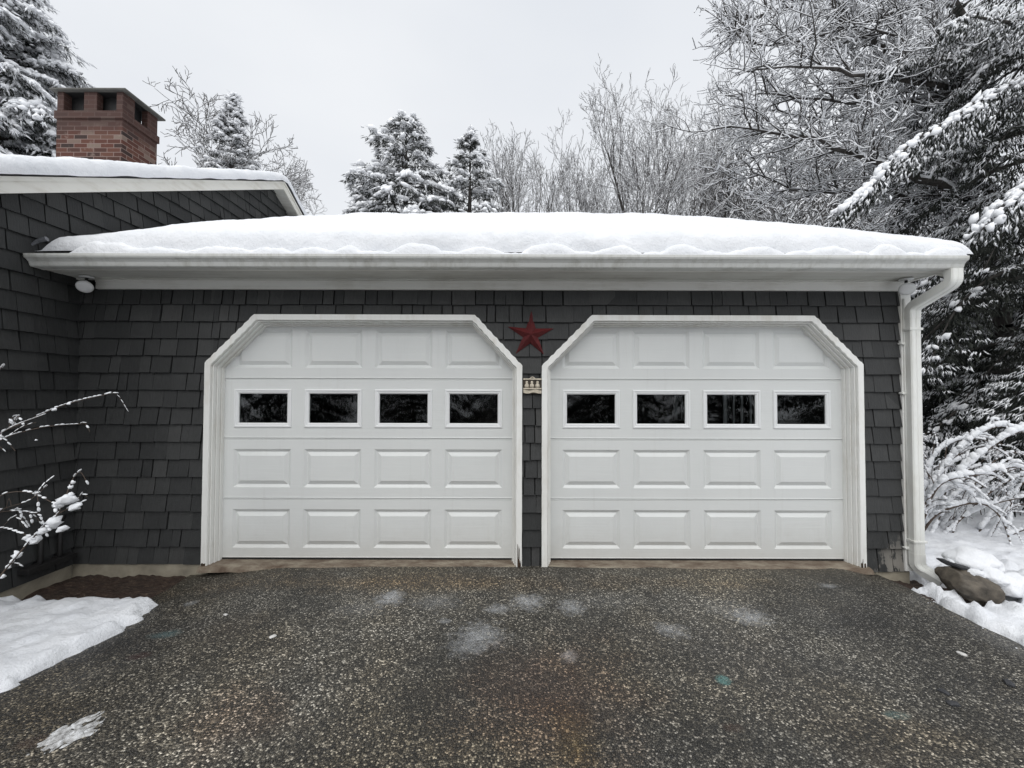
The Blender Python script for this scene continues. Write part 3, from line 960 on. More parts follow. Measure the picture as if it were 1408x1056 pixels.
for k in range(1, 6):      # first elbow
    t = k / 6; top.append(P1 * (1 - t) ** 2 + Vector((3.455, -0.385, 2.345)) * 2 * t * (1 - t) + (P1 + (P2 - P1) * 0.14 + Vector((0, 0, -.03))) * t * t)
top.append(P1 + (P2 - P1) * 0.2 + Vector((0, 0, -.03)))
top.append(P1 + (P2 - P1) * 0.8 + Vector((0, 0, -.01)))
for k in range(1, 6):
    t = k / 6; s_ = P1 + (P2 - P1) * 0.8 + Vector((0, 0, -.01)); top.append(s_ * (1 - t) ** 2 + Vector((DSX, -0.066, 2.228)) * 2 * t * (1 - t) + Vector((DSX, -0.066, 2.17)) * t * t)
top.append(Vector((DSX, -0.066, 2.12)))
rect_tube(mb, top, 0.098, 0.072)
rect_tube(mb, [(DSX, -0.066, 2.135), (DSX, -0.066, 0.10)], 0.092, 0.066)
bot = [Vector((DSX, -0.066, 0.13)), Vector((DSX, -0.066, 0.06))]
for k in range(1, 6):
    t = k / 5; bot.append(Vector((DSX, -0.066, 0.06)) * (1 - t) ** 2 + Vector((DSX, -0.066, 0.015)) * 2 * t * (1 - t) + Vector((DSX + 0.03, -0.10, -0.012)) * t * t)
bot.append(Vector((DSX + 0.085, -0.190, -0.062)))
rect_tube(mb, bot, 0.096, 0.070)
ds = mb.build('downspout', M['downspout_paint'], house)
for p in ds.data.polygons: p.use_smooth = False
for zz in (2.02, 0.22):
    mb = MB(); mb.box(DSX - .056, DSX + .056, -0.103, -0.028, zz, zz + .02)
    mb.build('strap', M['downspout_paint'], ds, bevel=0.002)

# corner board with a slim conduit and clips
mb = MB()
mb.box(3.372, GX, -0.028, 0.06, -0.04, 2.4545)
mb.box(3.385, GX, -0.030, -0.0285, 2.33, 2.4545)
mb.build('corner_board', M['trim_paint'], house, bevel=0.003)
mb = MB()
mb.tube([(3.392, -0.036, 2.30), (3.392, -0.036, 0.02)], 0.008, 8)
cd = mb.build('conduit', M['downspout_paint'], house)
for zz in (1.90, 1.47, 0.15):
    mb = MB()
    mb.box(3.362, 3.405, -0.046, -0.0285, zz, zz + .022)
    mb.tube([(3.364, -0.050, zz + .011), (3.364, -0.010, zz + .011)], 0.010, 8)
    mb.build('clip', M['downspout_paint'], cd, bevel=0.002)

# ---- garage roof
def rz(Y): return 2.575 + 0.47 * (Y + 0.36)
RY = 3.5
mb = MB()
def slab(mb, x0, x1, ya, za, yb, zb, th):
    mb.add([(x0, ya, za), (x1, ya, za), (x1, yb, zb), (x0, yb, zb), (x0, ya, za - th), (x1, ya, za - th), (x1, yb, zb - th), (x0, yb, zb - th)],
           [(0, 1, 2, 3), (7, 6, 5, 4), (0, 4, 5, 1), (1, 5, 6, 2), (2, 6, 7, 3), (3, 7, 4, 0)])
slab(mb, WX + .02, 3.52, -0.36, rz(-0.36) + .012, RY, rz(RY) + .012, 0.045)
slab(mb, WX + .02, 3.52, 7.36, rz(-0.36) + .012, RY, rz(RY) + .012, 0.045)
mb.build('garage_roof', M['roof_shingle'], house)
mb = MB()
slab(mb, 3.463, 3.485, -0.30, rz(-0.30) - .036, RY, rz(RY) - .036, 0.15)
slab(mb, 3.463, 3.485, 7.30, rz(-0.30) - .036, RY, rz(RY) - .036, 0.15)
mb.build('rake_board', M['frieze_paint'], house)

# ---- wing: gable wall, roof, rake boards
WR = 2.85; WZ = 4.83; WS = 0.506
def wz(Y): return WZ - WS * abs(Y - WR)
KEEP = [(-WS, 1, WZ - WS * WR - 0.16), (WS, 1, WZ + WS * WR - 0.16)]
mb = MB()
rng = random.Random(23)
shingles(mb, rng, -1.80, 7.0, -0.005, 4.8, EXPO, lambda u, z, o: (WX + o, u, z), keep=KEEP)
mb.build('gable_shingles', M['shingle'], house)
mb = MB()
mb.prism([(-1.80, -0.005), (7.0, -0.005), (7.0, wz(7.0) - .12), (WR, WZ - .12), (-1.80, wz(-1.8) - .12)], lambda p: (WX - 0.003, p[0], p[1]), lambda p: (WX - 0.09, p[0], p[1]))
mb.build('gable_sheathing', M['wall_backing'], house)
mb = MB()
rng = random.Random(24)
shingles(mb, rng, -13.8, WX + .013, -0.005, 2.30, EXPO, lambda u, z, o: (u, -1.802 - o, z))
mb.build('wing_front_shingles', M['shingle'], house)
mb = MB(); mb.box(-13.8, WX - 0.0905, -1.80, -1.70, -0.3, 2.42); mb.box(-13.8, -13.7, -1.70, 7.0, -0.3, 2.42); mb.box(-13.7, WX - .0905, 6.9, 7.0, -0.3, 2.42)
mb.prism([(-1.80, 2.42), (7.0, 2.42), (7.0, wz(7.0) - .12), (WR, WZ - .12), (-1.80, wz(-1.8) - .12)], lambda p: (-13.8, p[0], p[1]), lambda p: (-13.7, p[0], p[1]))
mb.build('wing_walls', M['wall_backing'], house)
RX = -3.60
mb = MB()
slab(mb, -14.0, RX + .015, -2.15, wz(-2.15) - .006, WR, WZ - .006, 0.016)
slab(mb, -14.0, RX + .015, 7.35, wz(7.35) - .006, WR, WZ - .006, 0.016)
mb.build('wing_roof', M['roof_shingle'], house)
mb = MB()
for (ya) in (-2.15, 7.35):
    slab(mb, RX - .022, RX, ya, wz(ya) - .028, WR, WZ - .028, 0.125)           # rake board
    slab(mb, RX + .0005, RX + .012, ya, wz(ya) - .028, WR, WZ - .028, 0.035)       # shingle mould
mb.build('wing_rake_board', M['rake_paint'], house)
mb = MB()
for (ya) in (-2.15, 7.35):
    slab(mb, WX - .03, RX - .0225, ya, wz(ya) - .125, WR, WZ - .125, 0.02)
mb.build('wing_soffit', M['soffit_paint'], house)

# oil fill and vent pipes low on the wing wall
mb = MB()
for (yy, z1) in ((-0.16, 0.42), (-0.30, 0.36)):
    mb.tube([(WX + .055, yy, z1), (WX + .055, yy, 0.14), (WX + .05, yy, 0.11), (WX - .01, yy, 0.10)], 0.017, 10)
    mb.tube([(WX + .055, yy, z1 - .002), (WX + .055, yy, z1 + .03)], [0.028, 0.028], 10)
mb.box(WX + 0.014, WX + .10, -0.42, -0.06, 0.075, 0.115)
mb.build('fuel_pipe', M['black_iron'], house, bevel=0.003)

# ---- chimney
CX0, CX1, CY0, CY1 = -6.99, -5.98, 2.65, 3.27
mb = MB()
mb.box(CX0, CX1, CY0, CY1, 3.9, 5.66)
mb.box(CX0 - .022, CX1 + .022, CY0 - .022, CY1 + .022, 5.6605, 5.780)
pz0, pz1 = 5.7805, 6.085
for (a, b, c_, d_) in [(CX0, CX0 + .10, CY0, CY0 + .12), (CX1 - .10, CX1, CY0, CY0 + .20), (CX0 + .41, CX0 + .61, CY0, CY0 + .10),
                       (CX0, CX0 + .10, CY1 - .19, CY1), (CX1 - .10, CX1, CY1 - .19, CY1), (CX0 + .41, CX0 + .61, CY1 - .10, CY1)]:
    mb.box(a, b, c_, d_, pz0, pz1)
ch = mb.build('chimney', M['brick'], house, bevel=0.004)
mb = MB(); mb.box(CX0 - .075, CX1 + .075, CY0 - .05, CY1 + .075, 6.0855, 6.115)
mb.build('cap_slab', M['cap_slab'], ch, bevel=0.008)
mb = MB(); mb.box(CX0 + .012, CX1 - .012, CY0 + .012, CY1 - .012, 6.079, 6.0852); mb.box(CX0 + .103, CX1 - .103, CY0 + .12, CY1 - .19, 5.775, 5.784)
mb.build('black_lining', M['black_iron'], ch)  # black sheets under the cap and on the floor of the openings
mb = MB()
mb.box(CX0 + .27, CX0 + .50, CY0 + .16, CY0 + .42, 5.7, 6.03)
mb.build('flue', M['flue_clay'], ch, bevel=0.02)
mb = MB(); mb.box(CX0 + .04, CX0 + .26, CY0 + .14, CY0 + .46, 5.7, 6.084); mb.build('dark_filler', M['black_iron'], ch); mb = MB(); mb.box(CX0 + .53, CX1 - .13, CY0 + .13, CY0 + .46, 5.7, 6.084)
mb.build('dark_filler', M['black_iron'], ch)  # added black boxes that stand in for the shade inside the chimney openings

# ================================================================== SNOW ON THE ROOFS
def spaced(a, b, n, edge=0.2, ne=14):
    """samples dense next to both ends"""
    t = (1 - np.cos(np.linspace(0, PI / 2, ne))) * edge
    return np.concatenate([a + t, np.linspace(a + edge, b - edge, n)[1:-1], (b - t)[::-1]])
def roof_snow(name, x0, x1, y0, yr, y1, zf, T, wx0, wx1, wy, leftthin=False, nx=330, ny=90, seed=0.0, lip=0.03, base=0.014):
    xs = spaced(x0, x1, nx); ys = np.concatenate([spaced(y0, yr, ny)[:-8], spaced(yr, y1, 26)[6:]])
    ys = np.unique(np.round(ys, 5))
    X, Y = np.meshgrid(xs, ys); x, y = X.ravel(), Y.ravel()
    ex0 = x - x0; ex1 = x1 - x; ey0 = y - y0; ey1 = y1 - y
    if leftthin:
        cut = 0.07 + 0.03 * fbm(y * 4, 0, 3, 3)
        ex0 = ex0 - cut * 0.9
    def q(e, w_): 
        t = np.clip(e / w_, 0, 1); return np.sqrt(np.clip(1 - (1 - t) ** 2, 0, 1))
    th = T * q(ex0, wx0) * q(ex1, wx1) * q(ey0, wy) * q(ey1, wy)
    th = th * (1 + 0.15 * fbm(x * 1.2 + seed, y * 1.2, 2, 3))
    if leftthin: th = th * (1 - 0.42 * sstep(2.2, 3.6, x)) * (0.84 + 0.16 * sstep(0.0, 0.7, ey0))
    if leftthin: th = th * (0.62 + 0.38 * sstep(0.30, 0.80, x - x0 - 0.12 * (y - y0)))
    m = np.clip(th / T, 0, 1)
    nz = (0.024 * fbm(x * 2.2 + seed, y * 2.2, 3, 3) + 0.016 * fbm(x * 8, y * 8 + seed, 3, 4) + 0.008 * fbm(x * 30, y * 30, 4, 2)) * m
    # soften the ridge
    yy = np.abs(y - yr); ridge = 0.015 * np.exp(-(yy / 0.18) ** 2) * m
    z = zf(y) + base + th + nz - ridge
    bul = lip * np.sin(np.clip(m, 0, 1) * PI) ** 1.0
    yo = -bul * (ey0 < 0.25) * (0.6 + 0.8 * vnoise(x * 3 + seed, 0, 1)) + 0.030 * fbm(x * 1.6 + seed, 0.5, 2, 3) * (ey0 < 0.35) * np.clip(1 - ey0 / 0.35, 0, 1)
    xo = bul * (ex1 < 0.2) + 0.012 * fbm(y * 6 + seed, 3, 1, 3) * (ex1 < 0.1)
    z = z + np.where(ex1 <= 0.001, 0.012 * fbm(y * 5, 1, 1, 3) - 0.004, 0)
    V = np.stack([x + xo, y + yo, z], 1)
    return grid_mesh(name, V, len(xs), len(ys), M['crisp_snow'])
vz = np.vectorize(rz)
o = roof_snow('roof_snow', WX + .03, 3.63, -0.385, RY, 7.4, lambda Y: np.where(Y <= RY, 2.575 + 0.47 * (Y + 0.36), 2.575 + 0.47 * (2 * RY - Y + 0.36)), 0.20, 0.10, 0.16, 0.075, leftthin=True, lip=0.022)
tag(o, 'long thick blanket of smooth snow covering the garage roof', 'snow')
o = roof_snow('roof_snow', -14.0, RX + .035, -2.22, WR, 7.4, lambda Y: WZ - WS * np.abs(Y - WR), 0.132, 0.1, 0.045, 0.08, nx=60, ny=300, seed=4.0, lip=0.012, base=-0.008)
tag(o, 'thinner snow layer on the wing roof below the brick chimney', 'snow')

# snow ridge heaped in the gutter, in separate humps
humps = []
for (p, wp, hh) in [(140, 62, .085), (215, 55, .045), (300, 60, .05), (372, 45, .045), (436, 50, .05), (476, 26, .062), (512, 34, .03), (572, 44, .088), (610, 34, .03), (662, 42, .062), (700, 26, .022),
                    (757, 44, .090), (800, 30, .035), (848, 45, .065), (895, 26, .03), (940, 42, .070), (985, 26, .022), (1040, 50, .060), (1100, 30, .04), (1142, 44, .070), (1180, 26, .03), (1222, 30, .085), (1255, 22, .035),
                    (1300, 34, .062), (1322, 26, .060)]:
    d = 3.21
    humps.append(((p - 704) / FPX * d * 1.0, wp / FPX * d, hh))
xs = np.arange(-3.42, 3.505, 0.012)
def hump_h(x):
    h = -0.004 + 0 * x
    for (c_, w_, hh) in humps: h = np.maximum(h, 1.18 * hh * np.clip(1 - ((x - c_) / w_) ** 2, 0, 1) ** 1.25)
    return h + 0.022 * fbm(x * 7, 1, 1, 4) + 0.006 * fbm(x * 40, 1, 1, 2)
hh = np.maximum(hump_h(xs), -0.004) * np.clip((xs + 3.42) / 0.12, 0, 1) ** .5 * np.clip((3.505 - xs) / 0.05, 0, 1) ** .5
nv = 18
V = []
for j in range(nv):
    t = j / (nv - 1); a = PI * t
    yy = -0.398 - 0.048 * np.cos(a) + 0.004 * fbm(xs * 12, t * 3, 2, 2)
    zz = 2.530 + (0.016 + hh) * np.sin(a) ** 0.8 + 0.009 * fbm(xs * 18, t * 5, 5, 3) * math.sin(a)
    V.append(np.stack([xs, yy, zz], 1))
o = grid_mesh('gutter_snow', np.concatenate(V), len(xs), nv, M['crisp_snow'])
tag(o, 'low lumpy ridge of snow heaped along the garage gutter', 'snow')

# snow shelf hanging from the left end of the roof snow: a small icy shard
mb = MB()
mb.tube([at(64, 330, 3.26), at(52, 333, 3.25), at(42, 339, 3.23), at(34, 336, 3.22)], [0.020, 0.016, 0.010, 0.003], 6, smooth=False)
m_ = simple('ice', (0.16, 0.165, 0.18), 0.2)
tag(mb.build('ice_shard', M['ice'], None), 'small grey icy shard at the left end of the garage roof snow', 'ice')

# ================================================================== THINGS ON THE WALL
# barn star
st = MB()
c0 = at(729.5, 460, 3.57)
ro, ri = 0.210, 0.071
P_ = []
for k in range(10):
    r_ = ro if k % 2 == 0 else ri
    a = PI / 2 + k * PI / 5 + R(-2)
    P_.append((c0.x + r_ * math.cos(a), -0.018, c0.z + r_ * math.sin(a)))
vs = P_ + [(c0.x, -0.070, c0.z)] + [(p[0], -0.014, p[2]) for p in P_]
fs = [(k, (k + 1) % 10, 10) for k in range(10)] + [(k, 11 + k, 11 + (k + 1) % 10, (k + 1) % 10) for k in range(10)] + [tuple(11 + k for k in range(10))]
st.add(vs, fs)
o = st.build('barn_star', M['barn_red'])
tag(o, 'dark red five-pointed metal barn star on grey shingles between the garage doors', 'star')

# plaque
pc = at(732, 530.5, 3.585)
pl = empty('plaque', (pc.x, -0.016, pc.z))
tag(pl, 'small carved plaque with three pale figures on the narrow shingle strip below the star', 'plaque')
mb = MB(); mb.box(-.080, .080, -.012, 0.002, -.070, .066)
mb.build('backboard', M['plaque_dark'], pl, bevel=0.002)
mb = MB()
mb.box(-.079, .079, -.020, -.0125, .052, .064)
mb.box(-.079, .079, -.022, -.0125, -.030, -.018)
# arched crest
mb.tube([(-.028 + .056 * t, -.018, .054 + .022 * math.sin(PI * t)) for t in [0, .15, .3, .5, .7, .85, 1]], 0.005, 6)
mb.build('carved_border', M['plaque_cream'], pl, bevel=0.002)
mb = MB()
xs_ = np.linspace(-.078, .078, 14)
poly = [(x, -.036 + .004 * math.sin(x * 60)) for x in xs_] + [(x, -.062 + .005 * math.sin(x * 60 + 1)) for x in xs_[::-1]]
mb.prism(poly, lambda p: (p[0], -.020, p[1]), lambda p: (p[0], -.0125, p[1]))
mb.build('banner', M['plaque_cream'], pl, bevel=0.001)
for cx in (-.048, -.004, .044):
    mb = MB()
    prof_ = [(0, .0), (.017, .004), (.021, .016), (.016, .030), (.009, .036), (.012, .046), (.010, .054), (.003, .058)]
    ring = []
    n_ = 10
    vs = []; fs = []
    for (r_, z_) in prof_:
        for k in range(n_):
            a = 2 * PI * k / n_
            vs.append((cx + r_ * math.cos(a), -.014 + min(0, r_ * math.sin(a)) * 0.6, -.018 + z_ * 1.05))
    for i in range(len(prof_) - 1):
        for k in range(n_): fs.append((i * n_ + k, i * n_ + (k + 1) % n_, (i + 1) * n_ + (k + 1) % n_, (i + 1) * n_ + k))
    mb.add(vs, fs, True)
    mb.build('carved_figure', M['plaque_cream'], pl)

# floodlights under the soffit
def floodlight(x, y, z, aim, label):
    t = empty('floodlight', (x, y, z))
    tag(t, label, 'floodlight')
    mb = MB()
    mb.tube([(0, 0, -.002), (0, 0, -.014), (0, 0, -.016)], [0.048, 0.048, 0.02], 20)
    mb.build('mounting_plate', M['lamp_white'], t)
    mb = MB()
    mb.tube([(0, 0, -.014), (0, 0, -.045), (aim[0] * .02, aim[1] * .02, -.058)], [0.011, 0.011, 0.013], 10)
    mb.tube([(0.0, 0, -.03), (.02, 0, -.045), (.018, 0, -.075)], [0.006, .006, .004], 8)
    mb.build('bracket', M['lamp_dark'], t)
    a = Vector(aim).normalized()
    o0 = Vector((0, 0, -.052))
    mb = MB()
    pr = [(0, .018), (.02, .020), (.038, .030), (.058, .050), (.070, .056), (.078, .0555), (.086, .046), (.090, .030), (.092, .010), (.0921, 0.001)]
    mb.tube([o0 + a * s for s, r_ in pr], [r_ for s, r_ in pr], 24)
    mb.build('bulb', M['lamp_white'], t)
    return t
floodlight(-3.605, -0.12, 2.4550, (0.42, -0.60, -0.66), 'white floodlight under the soffit in the dark corner left of the garage doors')
floodlight(3.345, -0.11, 2.4550, (-0.46, -0.60, -0.62), 'white floodlight under the soffit beside the curved top of the downspout')

# ================================================================== VEGETATION
def seg_mesh(name, P0, P1, r0, r1, sides=4):
    P0 = np.asarray(P0, float); P1 = np.asarray(P1, float); r0 = np.asarray(r0, float); r1 = np.asarray(r1, float)
    t = P1 - P0; L = np.linalg.norm(t, axis=1, keepdims=True); t = t / np.maximum(L, 1e-9)
    ref = np.where(np.abs(t[:, 2:3]) < 0.9, np.array([[0, 0, 1.0]]), np.array([[1.0, 0, 0]]))
    a = np.cross(t, ref); a /= np.linalg.norm(a, axis=1, keepdims=True); b = np.cross(t, a)
    n = len(P0); V = np.zeros((n, 2 * sides, 3))
    for k in range(sides):
        an = 2 * PI * k / sides
        o_ = a * math.cos(an) + b * math.sin(an)
        V[:, k] = P0 + o_ * r0[:, None]; V[:, sides + k] = P1 + o_ * r1[:, None]
    base = (np.arange(n) * 2 * sides)[:, None]
    F = np.concatenate([base + np.array([[k, (k + 1) % sides, sides + (k + 1) % sides, sides + k]]) for k in range(sides)], 0)
    return np_mesh(name, V.reshape(-1, 3), F)
def spindle_mesh(name, P0, P1, r, sides=5, mid=0.5, squash=1.0, smooth=True, jit=0.0, seed=0):
    rs = np.random.RandomState(seed)
    P0 = np.asarray(P0, float); P1 = np.asarray(P1, float); r = np.asarray(r, float)
    t = P1 - P0; L = np.linalg.norm(t, axis=1, keepdims=True); t = t / np.maximum(L, 1e-9)
    ref = np.where(np.abs(t[:, 2:3]) < 0.95, np.array([[0, 0, 1.0]]), np.array([[1.0, 0, 0]]))
    a = np.cross(t, ref); a /= np.linalg.norm(a, axis=1, keepdims=True); b = np.cross(t, a)
    n = len(P0); V = np.zeros((n, sides + 2, 3))
    Mid = P0 + (P1 - P0) * mid
    V[:, 0] = P0; V[:, 1] = P1
    for k in range(sides):
        an = 2 * PI * k / sides
        rr_ = r * (1 + jit * (rs.rand(n) * 2 - 1))
        V[:, 2 + k] = Mid + (a * math.cos(an) + b * math.sin(an) * squash) * rr_[:, None]
    base = (np.arange(n) * (sides + 2))[:, None]
    F = np.concatenate([base + np.array([[0, 2 + (k + 1) % sides, 2 + k]]) for k in range(sides)] + [base + np.array([[1, 2 + k, 2 + (k + 1) % sides]]) for k in range(sides)], 0)
    return np_mesh(name, V.reshape(-1, 3), F, smooth)

_bm = bmesh.new(); bmesh.ops.create_icosphere(_bm, subdivisions=2, radius=1.0)
ICO_V = np.array([v.co[:] for v in _bm.verts]); ICO_F = np.array([[v.index for v in f.verts] for f in _bm.faces]); _bm.free()
_bm = bmesh.new(); bmesh.ops.create_icosphere(_bm, subdivisions=1, radius=1.0)
ICO1_V = np.array([v.co[:] for v in _bm.verts]); ICO1_F = np.array([[v.index for v in f.verts] for f in _bm.faces]); _bm.free()
_bm = bmesh.new(); bmesh.ops.create_icosphere(_bm, subdivisions=4, radius=1.0)
ICO4_V = np.array([v.co[:] for v in _bm.verts]); ICO4_F = np.array([[v.index for v in f.verts] for f in _bm.faces]); _bm.free()
def blob_mesh(name, Pc, Rx, Rz, seed=0, amp=0.3, tilt=None, hi=False, freq=None):
    """snow lumps: noisy flattened ellipsoids; tilt (n,3) direction of the long axis"""
    IV, IF = (ICO4_V, ICO4_F) if hi == 4 else (ICO_V, ICO_F) if hi else (ICO1_V, ICO1_F)
    Pc = np.asarray(Pc, float); Rx = np.asarray(Rx, float); Rz = np.asarray(Rz, float)
    n = len(Pc); m_ = len(IV)
    rs = np.random.RandomState(seed)
    B = np.repeat(IV[None], n, 0)
    ofs = rs.rand(n, 3)[:, None, :] * 50
    fq = freq or 1.6
    nz = fbm(B[..., 0] * fq + ofs[..., 0], B[..., 1] * fq + ofs[..., 1], B[..., 2] * fq + ofs[..., 2], 3)
    B = B * (1 + amp * 2 * nz[..., None])
    B[..., 2] = np.where(B[..., 2] < 0, B[..., 2] * 0.55, B[..., 2])
    if tilt is None:
        Lx = Rx[:, None] * np.ones((1, m_)); V = np.stack([B[..., 0] * Rx[:, None], B[..., 1] * Rx[:, None], B[..., 2] * Rz[:, None]], -1)
    else:
        t = tilt / np.linalg.norm(tilt, axis=1, keepdims=True)
        s_ = np.cross(t, np.array([[0, 0, 1.0]])); s_ /= np.maximum(np.linalg.norm(s_, axis=1, keepdims=True), 1e-6); u = np.cross(s_, t)
        V = t[:, None] * (B[..., 0:1] * Rx[:, None, None]) + s_[:, None] * (B[..., 1:2] * Rx[:, None, None] * 0.6) + u[:, None] * (B[..., 2:3] * Rz[:, None, None])
    V = V + Pc[:, None]
    F = (np.arange(n) * m_)[:, None, None] + IF[None]
    return np_mesh(name, V.reshape(-1, 3), F.reshape(-1, 3))

# ---------- bare broadleaf trees
def grow_tree(seed, height, r0, nlimb=14, spread=0.55, up=0.35, levels=4, lean=(0, 0), kids=(7, 5, 3), start=0.22, multi=1, gn=0.16):
    rg = random.Random(seed)
    segs = []            # p0,p1,r0,r1,level
    def branch(p, d, L, r_, lvl):
        ns = {0: 10, 1: 7, 2: 5, 3: 3, 4: 2}[lvl]
        pts = [p.copy()]; dirs = []
        dd = d.normalized(); cur = p.copy(); rad = r_
        rend = r_ * (0.25 if lvl == 0 else 0.3)
        wob = {0: 0.06, 1: gn, 2: 0.2, 3: 0.25, 4: 0.3}[lvl]
        for i in range(ns):
            dd = (dd + Vector((rg.gauss(0, wob), rg.gauss(0, wob), rg.gauss(0, wob) + (up * 0.22 if lvl else 0.05)))).normalized()
            nx = cur + dd * (L / ns)
            ra = r_ + (rend - r_) * i / ns; rb = r_ + (rend - r_) * (i + 1) / ns
            segs.append((cur[:], nx[:], ra, rb, lvl)); cur = nx; pts.append(cur.copy()); dirs.append(dd.copy())
        if lvl >= levels: return
        nk = nlimb if lvl == 0 else kids[lvl - 1]
        s0 = start if lvl == 0 else 0.18
        for k in range(nk):
            t = s0 + (1 - s0) * (k + rg.random()) / nk
            t = min(t, 0.999)
            i = int(t * ns); f = t * ns - i
            q = pts[i].lerp(pts[min(i + 1, ns)], f); dq = dirs[min(i, ns - 1)]
            ax_ = dq.orthogonal().normalized(); ax_.rotate(Matrix.Rotation(rg.uniform(0, 2 * PI), 3, dq))
            ang = rg.uniform(0.6, 1.25) * spread * (1.15 if lvl == 0 else 1.3)
            nd = (dq * math.cos(ang) + ax_ * math.sin(ang)).normalized()
            if lvl == 0: ll = L * rg.uniform(0.38, 0.60) * (1.15 - 0.75 * t)
            else: ll = L * rg.uniform(0.42, 0.70) * (1.1 - 0.5 * t)
            rr_ = max((r_ + (rend - r_) * t) * rg.uniform(0.42, 0.62), 0.0045)
            branch(q, nd, ll, rr_, lvl + 1)
    for m_i in range(multi):
        d = Vector((lean[0] + rg.uniform(-.12, .12) * (multi > 1), lean[1] + rg.uniform(-.12, .12) * (multi > 1), 1))
        branch(Vector((rg.uniform(-.15, .15) * (multi > 1), rg.uniform(-.15, .15) * (multi > 1), -0.2)), d, height * (1 if m_i == 0 else rg.uniform(.7, .95)), r0 * (1 if m_i == 0 else .7), 0)
    return segs
def fit_height(segs, h, d=None):
    """scale a tree so that its highest twig is at h, allowing for twigs that lean towards the drive"""
    zs_ = np.array([s[1][2] for s in segs]); ys_ = np.array([s[1][1] for s in segs])
    zs_, ys_ = zs_, ys_
    k = h / np.percentile(zs_, 99.6)
    if d:
        lim = (h + GZ - CAM.z) / d
        while (np.percentile((zs_ * k + GZ - CAM.z) / (d + ys_ * k), 99.3) > lim) and k > .2: k *= .97
    return [(tuple(c * k for c in s[0]), tuple(c * k for c in s[1]), s[2] * k ** .5, s[3] * k ** .5, s[4]) for s in segs]
def bare_tree_from(segs, name, label, cat, loc, barkm, group=None, minr=0.006, snow=1.0, seed=0, rot=0.0, snow_min=0.008):
    rs = np.random.RandomState(seed)
    P0 = np.array([s[0] for s in segs]); P1 = np.array([s[1] for s in segs]); a = np.array([s[2] for s in segs]); b = np.array([s[3] for s in segs]); lv = np.array([s[4] for s in segs])
    root = empty(name, loc); root.rotation_euler.z = rot
    tag(root, label, cat, group)
    k = lv == 0
    link('trunk', seg_mesh('trunk', P0[k], P1[k], a[k], b[k], 8), M['bark'], root)
    k = lv > 0
    aa, bb = np.maximum(a, minr), np.maximum(b, minr * 0.8)
    link('crown', seg_mesh('crown', P0[k], P1[k], aa[k], bb[k], 4), M[barkm], root)
    t = P1 - P0; L = np.linalg.norm(t, axis=1); hz = 1 - np.abs(t[:, 2]) / L
    k = (lv > 0) & (hz > 0.10) & (rs.rand(len(L)) < snow)
    rr_ = np.maximum((aa + bb) / 2 * 0.85, snow_min) * rs.uniform(0.7, 1.25, len(L)); off = np.zeros_like(P0); off[:, 2] = (aa + bb) / 2 * 0.7 + rr_ * 0.45
    link('snow_cover', seg_mesh('snow_cover', (P0 + off)[k], (P1 + off)[k], rr_[k], rr_[k] * 0.9, 4), M['branch_snow'], root)
    return root

